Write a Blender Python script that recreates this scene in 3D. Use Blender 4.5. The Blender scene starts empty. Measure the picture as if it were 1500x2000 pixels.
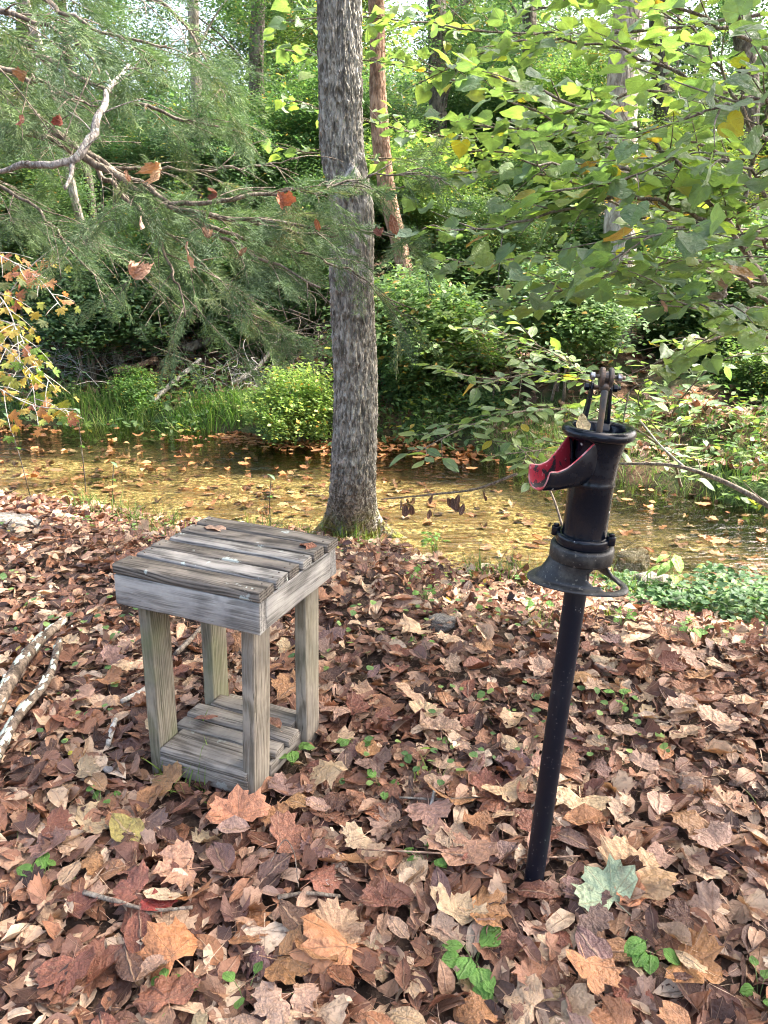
import bpy, bmesh, math, random
import numpy as np
from mathutils import Vector, Matrix, Euler

# ------------------------------------------------------------------ camera, world, sun, exposure
SC = bpy.context.scene
COL = SC.collection
PITCH = math.radians(19.75)
CAMH = 1.55
cam_d = bpy.data.cameras.new('camera')
cam_d.sensor_fit = 'HORIZONTAL'; cam_d.sensor_width = 36; cam_d.lens = 36.0
cam_d.clip_start = 0.05; cam_d.clip_end = 600
cam = bpy.data.objects.new('camera', cam_d); COL.objects.link(cam)
cam.location = (0, 0, CAMH); cam.rotation_euler = (math.pi/2 - PITCH, 0, 0)
SC.camera = cam

SUN_AZ, SUN_EL = 72, 50            # azimuth measured clockwise from +Y (the view direction)
W = bpy.data.worlds.new('World'); SC.world = W; W.use_nodes = True
nt = W.node_tree; nt.nodes.clear()
sky = nt.nodes.new('ShaderNodeTexSky'); sky.sky_type = 'NISHITA'; sky.sun_disc = False
sky.sun_elevation = math.radians(SUN_EL); sky.sun_rotation = math.radians(SUN_AZ)
sky.air_density = 0.7; sky.dust_density = 6.0; sky.ozone_density = 0.4
bg = nt.nodes.new('ShaderNodeBackground'); bg.inputs[1].default_value = 0.15
out = nt.nodes.new('ShaderNodeOutputWorld')
veil_tint = nt.nodes.new('ShaderNodeMix'); veil_tint.data_type = 'RGBA'; veil_tint.blend_type = 'MULTIPLY'; veil_tint.inputs[0].default_value = 1.0
veil_tint.inputs[7].default_value = (1.0, .985, .935, 1)          # warm white-balance tint multiplied into the sky colour
nt.links.new(sky.outputs[0], veil_tint.inputs[6]); nt.links.new(veil_tint.outputs[2], bg.inputs[0]); nt.links.new(bg.outputs[0], out.inputs[0])
sd = bpy.data.lights.new('sun', 'SUN'); sd.energy = 2.0; sd.angle = math.radians(0.6); sd.color = (1.0, 0.955, 0.88)
sun = bpy.data.objects.new('sun', sd); COL.objects.link(sun)
az, el = math.radians(SUN_AZ), math.radians(SUN_EL)
SDIR = Vector((math.sin(az)*math.cos(el), math.cos(az)*math.cos(el), math.sin(el)))
sun.rotation_euler = SDIR.to_track_quat('Z', 'Y').to_euler()
sun.location = SDIR*30
SC.view_settings.view_transform = 'Standard'; SC.view_settings.look = 'None'
SC.view_settings.gamma = 1.0; SC.view_settings.use_curve_mapping = False
SC.view_settings.exposure = 2.95
cy = SC.cycles
cy.use_denoising = True; cy.filter_width = 1.05
cy.max_bounces = 7; cy.diffuse_bounces = 4; cy.glossy_bounces = 3; cy.transmission_bounces = 4
cy.transparent_max_bounces = 12; cy.caustics_reflective = False; cy.caustics_refractive = False
cy.sample_clamp_indirect = 6.0

rng = np.random.default_rng(11)
random.seed(5)

# ------------------------------------------------------------------ small maths
cp, sp = math.cos(PITCH), math.sin(PITCH)
def ray(px, py):
    a, d = (px-750)/1500.0, (py-1000)/1500.0
    return np.array([a, cp - d*sp, -sp - d*cp])
def P(px, py, dep):
    return np.array([0, 0, CAMH]) + dep*ray(px, py)
def G(px, py, z):
    r = ray(px, py); return np.array([0, 0, CAMH]) + (z-CAMH)/r[2]*r
def sm(t, a, b):
    t = np.clip((t-a)/(b-a), 0, 1); return t*t*(3-2*t)
def hsh(i, j, k, s):
    n = (i*374761393 + j*668265263 + k*2147483647 + s*974634777) & 0xffffffff
    n = ((n ^ (n >> 13))*1274126177) & 0xffffffff
    n = ((n ^ (n >> 16))*2246822519) & 0xffffffff
    return ((n ^ (n >> 15)) & 0xffffff)/float(0xffffff)
def noise(x, y, z=0.0, s=0):
    x, y, z = np.broadcast_arrays(np.asarray(x, float), np.asarray(y, float), np.asarray(z, float))
    i, j, k = [np.floor(v).astype(np.int64) for v in (x, y, z)]
    fx, fy, fz = x-i, y-j, z-k
    fx, fy, fz = [f*f*(3-2*f) for f in (fx, fy, fz)]
    r = 0
    for a in (0, 1):
        for b in (0, 1):
            for c in (0, 1):
                w = (fx if a else 1-fx)*(fy if b else 1-fy)*(fz if c else 1-fz)
                r = r + w*hsh(i+a, j+b, k+c, s)
    return r*2-1
def fbm(x, y, z=0.0, s=0, o=4):
    r, a = 0, 1.0
    for q in range(o):
        r = r + a*noise(x*2**q, y*2**q, np.asarray(z)*2**q, s+q); a *= 0.5
    return r

_e = np.array([G(a, b, -.30)[:2] for a, b in [(0,965),(150,985),(330,1022),(480,1030),(640,1050),(760,1068),(900,1112),(1050,1128),(1250,1160),(1500,1215)]])
_f = np.array([G(a, b, -.40)[:2] for a, b in [(0,826),(300,826),(520,850),(640,862),(760,850),(900,868),(1050,915),(1200,935),(1350,960),(1500,1000)]])
_e = _e[np.argsort(_e[:,0])]; _f = _f[np.argsort(_f[:,0])]
ex = np.r_[-30, -8, _e[:,0], 5, 30]; ey = np.r_[_e[0,1]+4, _e[0,1]+.9, _e[:,1], _e[-1,1]-.7, _e[-1,1]-1.5]
fx_ = np.r_[-30, -8, _f[:,0], 6, 30]; fy_ = np.r_[_f[0,1]+4.5, _f[0,1]+1.0, _f[:,1], _f[-1,1]-.1, _f[-1,1]-.4]
def edge_near(x): return np.interp(x, ex, ey)
def edge_far(x): return np.interp(x, fx_, fy_)
WATER = -.40
def hgt(x, y):
    x = np.asarray(x, float); y = np.asarray(y, float)
    e = edge_near(x) + .10*noise(x*2.2, 3.3, 0, 5); f = edge_far(x) + .12*noise(x*1.8, 9.1, 0, 6)
    near = -.30*(1-sm(e-y, 0, 1.35)) - .29*sm(y-e, 0, .45)
    far = -.59 + .36*sm(y-f, -.45, .22) + .40*sm(y-f, .2, 1.9) + .105*np.clip(y-f-1.2, 0, 14) + .17*np.clip(y-f-15, 0, 60)
    far = far + .13*sm(y-f, 0, 1.5)*fbm(x*.8, y*.8, 0, 21, 3)
    mid = (e+f)*.5
    h = np.where(y < mid, near, far)
    h = h + .012*fbm(x*3, y*3, 0, 31, 3)*(1-sm(y-e, -.2, .2)) + .02*noise(x*3, y*3, 0, 3)*sm(y-e, 0, .5)*(1-sm(y-f, -.3, .2))
    return h
def gz(x, y): return float(hgt(x, y))
def on_ground(px, py):
    """first hit of the view ray with the terrain"""
    r = ray(px, py); t = np.linspace(.8, 40, 4000)
    pts = np.array([0, 0, CAMH])[None] + t[:, None]*r[None]
    below = pts[:, 2] < hgt(pts[:, 0], pts[:, 1])
    k = int(np.argmax(below)); return pts[k]

# ------------------------------------------------------------------ mesh helpers
class MB:
    def __init__(s): s.V=[]; s.F=[]; s.n=0; s.M=[]
    def add(s, V, F, mi=0):
        V = np.asarray(V, float)
        s.V.append(V); s.F += [tuple(int(i)+s.n for i in f) for f in F]; s.M += [mi]*len(F); s.n += len(V)
    def tube(s, pts, rad, sides=6, mi=0, cap=True, wob=0.0, seed=0):
        V, F = tube_arr(pts, rad, sides, cap, wob, seed); s.add(V, F, mi)
    def box(s, c, size, R=None, mi=0):
        v = np.array([[a, b, d] for a in (-.5,.5) for b in (-.5,.5) for d in (-.5,.5)])*np.array(size)
        if R is not None: v = v@np.asarray(R).T
        s.add(v+np.array(c), [(0,1,3,2),(4,6,7,5),(0,4,5,1),(2,3,7,6),(0,2,6,4),(1,5,7,3)], mi)
    def build(s, name, mats, parent=None, smooth=True, loc=None, bevel=0):
        me = bpy.data.meshes.new(name)
        V = np.concatenate(s.V) if s.V else np.zeros((0,3))
        me.from_pydata(V.tolist(), [], s.F)
        if not isinstance(mats, (list, tuple)): mats = [mats]
        for m in mats: me.materials.append(m)
        if len(mats) > 1: me.polygons.foreach_set('material_index', s.M)
        me.polygons.foreach_set('use_smooth', [smooth]*len(me.polygons))
        me.update()
        o = link(name, me, parent)
        if loc is not None: o.location = loc
        if bevel:
            m = o.modifiers.new('bevel', 'BEVEL'); m.width = bevel; m.segments = 2; m.limit_method = 'ANGLE'
        return o
def link(name, me, parent=None):
    o = bpy.data.objects.new(name, me); COL.objects.link(o)
    if parent is not None: o.parent = parent
    return o
def smooth_path(pts, n):
    pts = np.asarray(pts, float)
    if len(pts) < 3:
        t = np.linspace(0, 1, n)[:, None]; return pts[0]*(1-t)+pts[-1]*t
    d = np.r_[0, np.cumsum(np.linalg.norm(np.diff(pts, axis=0), axis=1))]
    T = np.gradient(pts, d, axis=0)
    s = np.linspace(0, d[-1], n); k = np.clip(np.searchsorted(d, s, side='right')-1, 0, len(d)-2)
    h = (d[k+1]-d[k]); u = ((s-d[k])/h)[:, None]; h = h[:, None]
    return (2*u**3-3*u**2+1)*pts[k] + (u**3-2*u**2+u)*h*T[k] + (-2*u**3+3*u**2)*pts[k+1] + (u**3-u**2)*h*T[k+1]
def tube_arr(pts, rad, sides=6, cap=True, wob=0.0, seed=0):
    pts = np.asarray(pts, float); n = len(pts)
    rad = np.interp(np.linspace(0, 1, n), np.linspace(0, 1, len(np.atleast_1d(rad))), np.atleast_1d(rad))
    T = np.gradient(pts, axis=0); T /= np.linalg.norm(T, axis=1)[:, None]+1e-9
    up = np.array([0, 0, 1.0]) if abs(T[0][2]) < .9 else np.array([1.0, 0, 0])
    V = []
    u = np.cross(T[0], up); u /= np.linalg.norm(u)
    for i in range(n):
        u = u - T[i]*np.dot(u, T[i]); u /= np.linalg.norm(u)+1e-9
        v = np.cross(T[i], u)
        a = np.arange(sides)*2*math.pi/sides
        r = rad[i]*(1+wob*noise(np.cos(a)*1.5+seed, np.sin(a)*1.5, i*.35, 7))
        V.append(pts[i] + (np.cos(a)*r)[:, None]*u + (np.sin(a)*r)[:, None]*v)
    V = np.concatenate(V)
    F = [(i*sides+j, i*sides+(j+1)%sides, (i+1)*sides+(j+1)%sides, (i+1)*sides+j) for i in range(n-1) for j in range(sides)]
    if cap:
        F.append(tuple(range(sides))[::-1]); F.append(tuple((n-1)*sides+j for j in range(sides)))
    return V, F
def fast_mesh(name, V, T, mat, attrs=None, smooth=True, parent=None):
    me = bpy.data.meshes.new(name)
    V = np.ascontiguousarray(V, np.float32); T = np.ascontiguousarray(T, np.int32)
    me.vertices.add(len(V)); me.vertices.foreach_set('co', V.ravel())
    k = T.shape[1]
    me.loops.add(T.size); me.loops.foreach_set('vertex_index', T.ravel())
    me.polygons.add(len(T)); me.polygons.foreach_set('loop_start', np.arange(len(T), dtype=np.int32)*k)
    me.polygons.foreach_set('use_smooth', np.full(len(T), smooth))
    me.materials.append(mat)
    me.update(calc_edges=True)
    for nm, arr in (attrs or {}).items():
        a = me.attributes.new(nm, 'FLOAT', 'POINT'); a.data.foreach_set('value', np.ascontiguousarray(arr, np.float32))
    return link(name, me, parent)

def rots(n, yaw=None, tilt=0.4, r=None):
    """N random rotations: yaw about z, then a tilt about a random level axis"""
    r = r or rng
    yaw = r.uniform(0, 2*math.pi, n) if yaw is None else yaw
    ta = np.abs(r.normal(0, tilt, n)) if np.isscalar(tilt) else tilt
    ax = r.uniform(0, 2*math.pi, n)
    c, s = np.cos(yaw), np.sin(yaw)
    Rz = np.zeros((n,3,3)); Rz[:,0,0]=c; Rz[:,0,1]=-s; Rz[:,1,0]=s; Rz[:,1,1]=c; Rz[:,2,2]=1
    k = np.stack([np.cos(ax), np.sin(ax), np.zeros(n)], 1)
    K = np.zeros((n,3,3)); K[:,0,2]=k[:,1]; K[:,1,2]=-k[:,0]; K[:,2,0]=-k[:,1]; K[:,2,1]=k[:,0]
    ct, st = np.cos(ta)[:,None,None], np.sin(ta)[:,None,None]
    Rt = np.eye(3)[None] + st*K + (1-ct)*(K@K)
    return Rt@Rz
def frames(d, n):
    """rotations whose +Y follows d and whose +Z leans to n"""
    d = d/np.linalg.norm(d, axis=1)[:,None]
    x = np.cross(d, n); x /= np.linalg.norm(x, axis=1)[:,None]+1e-9
    z = np.cross(x, d)
    return np.stack([x, d, z], 2)
def scatter(name, temps, pos, R, scale, mat, tint=None, parent=None, r=None, smooth=True, kind='stuff'):
    r = r or rng
    N = len(pos); which = r.integers(0, len(temps), N)
    tint = r.uniform(0, 1, N) if tint is None else tint
    scale = np.full(N, scale) if np.isscalar(scale) else scale
    Vs, Ts, ve, ti, off = [], [], [], [], 0
    for k, (tv, tf, vein) in enumerate(temps):
        idx = np.nonzero(which == k)[0]
        if not len(idx): continue
        V = np.einsum('nij,vj->nvi', R[idx], tv)*scale[idx][:,None,None] + pos[idx][:,None,:]
        T = tf[None] + (np.arange(len(idx))*len(tv))[:,None,None] + off
        Vs.append(V.reshape(-1,3)); Ts.append(T.reshape(-1,3)); off += len(idx)*len(tv)
        ve.append(np.tile(vein, len(idx))); ti.append(np.repeat(tint[idx], len(tv)))
    o = fast_mesh(name, np.concatenate(Vs), np.concatenate(Ts), mat, {'vein': np.concatenate(ve), 'tint': np.concatenate(ti)}, smooth, parent)
    if kind: o['kind'] = kind
    return o
def tmesh(name, t, mat):
    me = bpy.data.meshes.new(name); me.from_pydata(t[0].tolist(), [], t[1].tolist()); me.materials.append(mat)
    me.polygons.foreach_set('use_smooth', [True]*len(me.polygons))
    a = me.attributes.new('vein', 'FLOAT', 'POINT'); a.data.foreach_set('value', t[2].astype(np.float32))
    me.update(); return me

def tag(o, label, cat, group=None, kind=None):
    o['label'] = label; o['category'] = cat
    if group: o['group'] = group
    if kind: o['kind'] = kind
    return o
def thing(name, label, cat, loc=(0,0,0), rot=(0,0,0), group=None):
    o = bpy.data.objects.new(name, None); COL.objects.link(o); o.empty_display_size = .1
    o.location = loc; o.rotation_euler = rot
    return tag(o, label, cat, group)

# ------------------------------------------------------------------ materials
class NG:
    def __init__(s, name):
        s.m = bpy.data.materials.new(name); s.m.use_nodes = True; s.t = s.m.node_tree; s.t.nodes.clear()
        s.out = s.n('OutputMaterial')
    def n(s, typ, **kw):
        nd = s.t.nodes.new('ShaderNode'+typ)
        for k, v in kw.items(): setattr(nd, k, v)
        return nd
    def l(s, a, b): s.t.links.new(a, b)
    def set(s, sock, v):
        if hasattr(v, 'is_linked') or hasattr(v, 'links'): s.l(v, sock)
        elif isinstance(v, (tuple, list)) and len(v) == 3 and sock.type == 'RGBA': sock.default_value = (*v, 1)
        else: sock.default_value = v
    def coord(s, k='Object'): return s.n('TexCoord').outputs[k]
    def mapping(s, vec, scale=(1,1,1), loc=(0,0,0)):
        m = s.n('Mapping'); s.l(vec, m.inputs[0]); m.inputs['Scale'].default_value = scale; s.set(m.inputs['Location'], loc); return m.outputs[0]
    def noise(s, vec, scale, detail=4, rough=.55, dist=0.0, out=0):
        n = s.n('TexNoise'); s.l(vec, n.inputs['Vector']); n.inputs['Scale'].default_value = scale; n.inputs['Detail'].default_value = detail
        n.inputs['Roughness'].default_value = rough; n.inputs['Distortion'].default_value = dist; return n.outputs[out]
    def voro(s, vec, scale, feature='F1'):
        n = s.n('TexVoronoi', feature=feature); s.l(vec, n.inputs['Vector']); n.inputs['Scale'].default_value = scale; return n
    def ramp(s, fac, stops, interp='LINEAR'):
        r = s.n('ValToRGB'); s.l(fac, r.inputs[0]); e = r.color_ramp; e.interpolation = interp
        while len(e.elements) < len(stops): e.elements.new(.5)
        for q, (p, c) in zip(e.elements, stops):
            q.position = p; q.color = (*c, 1) if len(c) == 3 else c
        return r.outputs[0]
    def step(s, v, a, b):
        m = s.n('MapRange', interpolation_type='SMOOTHSTEP'); s.l(v, m.inputs[0]); m.inputs[1].default_value = a; m.inputs[2].default_value = b; return m.outputs[0]
    def mix(s, f, a, b, mode='MIX'):
        m = s.n('Mix', data_type='RGBA', blend_type=mode); s.set(m.inputs[0], f); s.set(m.inputs[6], a); s.set(m.inputs[7], b); return m.outputs[2]
    def math(s, op, a, b=0.0):
        m = s.n('Math', operation=op); s.set(m.inputs[0], a); s.set(m.inputs[1], b); return m.outputs[0]
    def attr(s, n): return s.n('Attribute', attribute_name=n).outputs['Fac']
    def bump(s, h, strength=.5, dist=.01, norm=None):
        b = s.n('Bump'); b.inputs['Strength'].default_value = strength; b.inputs['Distance'].default_value = dist; s.l(h, b.inputs['Height'])
        if norm: s.l(norm, b.inputs['Normal'])
        return b.outputs[0]
    def bsdf(s, col, rough=.6, metal=0, spec=.4, bump=None, coat=0):
        p = s.n('BsdfPrincipled'); s.set(p.inputs['Base Color'], col); s.set(p.inputs['Roughness'], rough)
        p.inputs['Metallic'].default_value = metal; s.set(p.inputs['Specular IOR Level'], spec); p.inputs['Coat Weight'].default_value = coat
        if bump: s.l(bump, p.inputs['Normal'])
        return p.outputs[0]
    def done(s, sh): s.l(sh, s.out.inputs[0]); return s.m
def mulc(c, k): return tuple(x*k for x in c)

def leaf_mat(name, stops=None, trans=.35, veincol=(.5,.42,.3), veinmix=.5, rough=.5, mott=.5, space='pos', dark=(.08,.04,.03), tcol=(1.2,1.25,.45), spec=.35, objcol=False, nscale=60):
    g = NG(name)
    if objcol: base = g.n('ObjectInfo').outputs['Color']
    else: base = None
    if stops is not None:
        rampc = g.ramp(g.attr('tint'), stops)
        base = rampc if base is None else g.mix(1.0, rampc, base, 'MULTIPLY')
    vec = g.n('NewGeometry').outputs['Position'] if space == 'pos' else g.coord('Object')
    n1 = g.noise(vec, nscale, 3)
    c = g.mix(g.math('MULTIPLY', g.step(n1, .5, .72), mott), base, dark)
    n2 = g.noise(vec, nscale*.3, 2)
    c = g.mix(1.0, c, g.ramp(n2, [(.3, (.72,.72,.72)), (.7, (1.22,1.2,1.16))]), 'MULTIPLY')
    v = g.step(g.attr('vein'), .9, .985)
    c = g.mix(g.math('MULTIPLY', v, veinmix), c, veincol)
    h = g.math('ADD', g.math('MULTIPLY', v, .6), g.noise(vec, nscale*2.2, 3))
    sh = g.bsdf(c, rough, 0, spec, g.bump(h, .75, .02 if space == 'obj' else .006))
    t = g.n('BsdfTranslucent'); g.l(g.mix(1.0, c, tcol, 'MULTIPLY'), t.inputs[0])
    m = g.n('MixShader'); m.inputs[0].default_value = trans; g.l(sh, m.inputs[1]); g.l(t.outputs[0], m.inputs[2])
    return g.done(m.outputs[0])

BROWN = [(0,(.05,.028,.022)),(.15,(.13,.066,.048)),(.3,(.26,.125,.078)),(.42,(.38,.19,.11)),(.54,(.17,.09,.075)),(.66,(.44,.26,.155)),(.77,(.36,.235,.18)),(.88,(.58,.41,.27)),(1,(.72,.56,.41))]
M = {}
M['litter'] = leaf_mat('leaf_litter', BROWN, .12, veincol=(.55,.36,.24), veinmix=.4, tcol=(1.1,.8,.5), mott=.55, rough=.42, nscale=70)
M['leaf_single'] = leaf_mat('fallen_leaf', None, .12, veincol=(.62,.42,.28), veinmix=.45, tcol=(1.1,.8,.5), space='obj', objcol=True, mott=.5, rough=.42, nscale=5)
M['water_leaf'] = leaf_mat('floating_leaf', [(0,(.14,.06,.03)),(.4,(.30,.13,.05)),(.75,(.42,.19,.07)),(1,(.46,.30,.14))], .15, veincol=(.5,.3,.15), tcol=(1.1,.8,.4), rough=.4)
M['float_single'] = leaf_mat('floating_leaf_near', None, .12, veincol=(.5,.3,.15), tcol=(1.1,.8,.4), space='obj', objcol=True, nscale=5)
GREENS = [(0,(.05,.095,.05)),(.35,(.085,.145,.07)),(.65,(.125,.19,.085)),(.93,(.20,.26,.11)),(.975,(.30,.28,.06)),(1,(.34,.20,.08))]
M['green'] = leaf_mat('green_leaves', GREENS, .42, veincol=(.2,.3,.12), veinmix=.2, mott=.12, objcol=True, dark=(.05,.05,.02), tcol=(1.15,1.25,.65), nscale=12)
M['redbud'] = leaf_mat('redbud_leaves', [(0,(.14,.22,.145)),(.5,(.18,.265,.155)),(.95,(.24,.32,.13)),(.98,(.36,.34,.06)),(1,(.38,.20,.07))], .45, veincol=(.25,.40,.16), veinmix=.5, mott=.22, dark=(.12,.09,.03), tcol=(1.4,1.55,.5), rough=.38, nscale=50)
M['redbud_one'] = leaf_mat('redbud_leaf', None, .45, veincol=(.25,.40,.16), veinmix=.5, mott=.25, dark=(.12,.09,.03), tcol=(1.4,1.55,.5), rough=.38, objcol=True, space='obj', nscale=5)
M['maple'] = leaf_mat('maple_leaves', [(0,(.16,.30,.06)),(.3,(.35,.40,.10)),(.5,(.50,.38,.10)),(.68,(.50,.25,.13)),(.85,(.42,.17,.13)),(1,(.25,.30,.16))], .4, veincol=(.5,.5,.25), tcol=(1.3,1.2,.5), mott=.3)
M['grass'] = leaf_mat('grass_blades', [(0,(.10,.17,.05)),(.5,(.15,.24,.07)),(.85,(.24,.31,.11)),(1,(.42,.36,.20))], .35, mott=.1, tcol=(1.2,1.4,.5), objcol=True, rough=.6)
M['cedar'] = leaf_mat('cedar_foliage', [(0,(.075,.125,.07)),(.5,(.115,.18,.09)),(.9,(.175,.25,.115)),(1,(.2,.2,.09))], .3, veinmix=0, mott=.1, tcol=(1.1,1.25,.75), rough=.6)

def bark_mat(name, c1, c2, lichen=(.45,.47,.40), la=.35, moss=0, scale=1.0, stretch=.38, disp=.01, sunny=1):
    g = NG(name); v = g.coord('Object')
    mv = g.mapping(v, (1,1,stretch))
    n = g.noise(mv, 26*scale, 6, .65, .4); n2 = g.noise(v, 7*scale, 4)
    c = g.mix(g.step(n, .40, .60), c1, c2)
    c = g.mix(1.0, c, g.ramp(n2, [(.3,(.75,.73,.7)),(.7,(1.2,1.2,1.2))]), 'MULTIPLY')
    ln = g.noise(v, 16*scale, 5, .7)
    c = g.mix(g.math('MULTIPLY', g.step(ln, .55, .66), la), c, lichen)
    if moss:
        sx = g.n('SeparateXYZ'); g.l(v, sx.inputs[0])
        low = g.step(sx.outputs[2], .6, .1)
        mn = g.step(g.noise(v, 9, 4, .6), .46, .58)
        c = g.mix(g.math('MULTIPLY', g.math('MULTIPLY', low, mn), moss), c, (.27,.31,.06))
    cr = g.voro(g.mapping(mv, (1,1,1)), 30*scale, 'DISTANCE_TO_EDGE').outputs[0]
    h = g.math('ADD', g.math('MULTIPLY', g.step(cr, 0, .25), .5), n)
    return g.done(g.bsdf(c, .88, 0, .2, g.bump(h, .8, disp)))
M['bark_main'] = bark_mat('grey_furrowed_bark', (.14,.128,.11), (.40,.38,.34), la=.35, moss=.95, scale=1.6, disp=.012)
M['bark_pale'] = bark_mat('pale_bark', (.26,.23,.19), (.50,.46,.40), la=.3, scale=.8, disp=.02)
M['bark_dark'] = bark_mat('dark_bark', (.07,.06,.05), (.17,.15,.125), la=.25, scale=.8, disp=.02)
M['bark_twig'] = bark_mat('twig_bark', (.10,.08,.065), (.24,.20,.16), la=.3, scale=3, disp=.002)
M['bark_grey'] = bark_mat('pale_grey_dead_wood', (.33,.31,.28), (.55,.53,.49), lichen=(.55,.62,.52), la=.6, scale=3, disp=.002)
M['dead_limb'] = bark_mat('lichened_dead_wood', (.14,.125,.11), (.34,.31,.28), lichen=(.42,.50,.42), la=.85, scale=4, disp=.003)
M['bark_lichen'] = bark_mat('lichen_covered_bark', (.09,.07,.055), (.22,.17,.13), lichen=(.66,.72,.62), la=.0, scale=2, disp=.006)
M['bark_red'] = bark_mat('reddish_bark', (.20,.12,.08), (.42,.28,.20), la=.2, scale=.8, disp=.02)

def wood_mat(name, cd, cl, lichen=0, green=0, stain=0, seed=0.0):
    g = NG(name); v = g.coord('Object')
    oi = g.n('ObjectInfo').outputs['Random']
    cx = g.n('CombineXYZ'); g.l(g.math('MULTIPLY', oi, 13), cx.inputs[0]); g.l(g.math('MULTIPLY', oi, 7), cx.inputs[1]); g.l(g.math('MULTIPLY', oi, 5), cx.inputs[2])
    va = g.n('VectorMath', operation='ADD'); g.l(v, va.inputs[0]); g.l(cx.outputs[0], va.inputs[1]); v2 = va.outputs[0]
    warp = g.noise(g.mapping(v2, (2.2,5,5)), 1.0, 2, .5, 0, 1)
    vm = g.n('VectorMath', operation='MULTIPLY_ADD'); g.l(warp, vm.inputs[0]); vm.inputs[1].default_value = (.05,.05,.05); g.l(v2, vm.inputs[2])
    fine = g.noise(g.mapping(vm.outputs[0], (1.3,36,36)), 3.2, 5, .7)
    rings = g.n('TexWave', wave_type='BANDS', bands_direction='Z'); g.l(g.mapping(vm.outputs[0], (.9,9,30)), rings.inputs[0])
    rings.inputs['Scale'].default_value = 1.3; rings.inputs['Distortion'].default_value = 3.5; rings.inputs['Detail'].default_value = 2
    big = g.noise(v2, 9, 4, .6)
    f = g.math('ADD', g.math('MULTIPLY', fine, .82), g.math('MULTIPLY', rings.outputs[1], .18))
    c = g.mix(g.step(f, .30, .62), cd, cl)
    c = g.mix(1.0, c, g.ramp(big, [(.3,(.66,.66,.68)),(.7,(1.22,1.2,1.16))]), 'MULTIPLY')
    cr = g.step(g.noise(g.mapping(vm.outputs[0], (.9,30,30)), 2.0, 4, .75), .60, .66)
    c = g.mix(g.math('MULTIPLY', cr, .6), c, mulc(cd, .3))
    if stain:
        c = g.mix(g.math('MULTIPLY', g.step(g.noise(v2, 5, 3, .6, .5), .54, .66), stain), c, (.045,.04,.042))
    if green:
        c = g.mix(g.math('MULTIPLY', g.step(g.noise(v2, 4, 3), .45, .68), green), c, (.17,.20,.09))
    if lichen:
        c = g.mix(g.math('MULTIPLY', g.step(g.noise(v2, 13, 5, .65), .62, .67), lichen), c, (.52,.60,.56))
    h = g.math('SUBTRACT', f, g.math('MULTIPLY', cr, 1.2))
    return g.done(g.bsdf(c, .85, 0, .2, g.bump(h, .7, .004)))
M['wood_top'] = wood_mat('dark_weathered_slat', (.045,.041,.035), (.20,.18,.155), lichen=.6, stain=.4)
M['wood_top_pale'] = wood_mat('pale_weathered_slat', (.08,.077,.072), (.31,.30,.28), lichen=.9, stain=.25)
M['wood_apron'] = wood_mat('silvery_board', (.135,.13,.118), (.38,.37,.345), stain=.6)
M['wood_leg'] = wood_mat('grey_brown_post', (.14,.12,.09), (.31,.28,.23), green=.15)
M['wood_leg_g'] = wood_mat('green_stained_post', (.13,.115,.08), (.30,.27,.21), green=.5)
M['wood_shelf'] = wood_mat('shelf_board', (.11,.095,.078), (.29,.265,.23), lichen=.3, stain=.2)

g = NG('black_pump_enamel'); v = g.coord('Object')
n1 = g.noise(v, 14, 5, .65); sp_ = g.voro(v, 90); spn = g.noise(v, 60, 2)
c = g.mix(g.step(n1, .56, .74), (.004,.006,.011), (.018,.021,.026))
c = g.mix(g.math('MULTIPLY', g.step(sp_.outputs[0], .13, .07), g.step(spn, .64, .70)), c, (.35,.36,.34))
rg = g.math('ADD', .19, g.math('MULTIPLY', g.step(n1, .48, .75), .3))
c = g.mix(g.math('MULTIPLY', g.step(g.voro(v, 34).outputs[0], .13, .08), g.step(g.noise(v, 20, 2), .56, .6)), c, (.5,.5,.47))
M['enamel'] = g.done(g.bsdf(c, rg, 0, .32, g.bump(g.math('ADD', g.noise(v, 30, 3), g.math('MULTIPLY', g.noise(v, 240, 2), .2)), .3, .0018)))
g = NG('dusty_black_enamel'); v = g.coord('Object')
n1 = g.noise(v, 22, 6, .7); c = g.mix(g.step(n1, .42, .66), (.008,.009,.011), (.05,.048,.042)); c = g.mix(g.math('MULTIPLY', g.step(g.noise(v, 120, 3), .62, .68), .5), c, (.2,.19,.16))
M['dusty'] = g.done(g.bsdf(c, g.math('ADD', .26, g.math('MULTIPLY', n1, .45)), 0, .5, g.bump(g.noise(v, 70, 5, .65), .55, .003)))
g = NG('worn_red_paint'); v = g.coord('Object')
w = g.step(g.noise(v, 24, 5, .7, .4), .50, .54)
c = g.mix(w, (.32,.022,.035), (.02,.022,.024)); c = g.mix(g.math('MULTIPLY', g.step(g.noise(v, 60, 3), .60, .66), .8), c, (.50,.16,.17))
M['red'] = g.done(g.bsdf(c, .45, 0, .4, g.bump(g.noise(v, 90, 3), .5, .002)))
g = NG('red_lip_paint'); v = g.coord('Object')
c = g.mix(g.step(g.noise(v, 40, 4), .48, .62), (.42,.05,.06), (.50,.22,.22))
M['redlip'] = g.done(g.bsdf(c, .45, 0, .4, g.bump(g.noise(v, 90, 3), .5, .002)))
g = NG('dark_iron'); v = g.coord('Object')
c = g.mix(g.step(g.noise(v, 30, 5, .65), .45, .62), (.09,.085,.08), (.16,.115,.085))
M['iron'] = g.done(g.bsdf(c, .5, .6, .5, g.bump(g.noise(v, 120, 3), .4, .001)))
g = NG('zinc_bolt'); v = g.coord('Object')
c = g.mix(g.step(g.noise(v, 70, 3), .5, .62), (.42,.42,.42), (.22,.17,.13)); M['zinc'] = g.done(g.bsdf(c, .38, .85, .5))
g = NG('black_pipe'); v = g.coord('Object')
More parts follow.
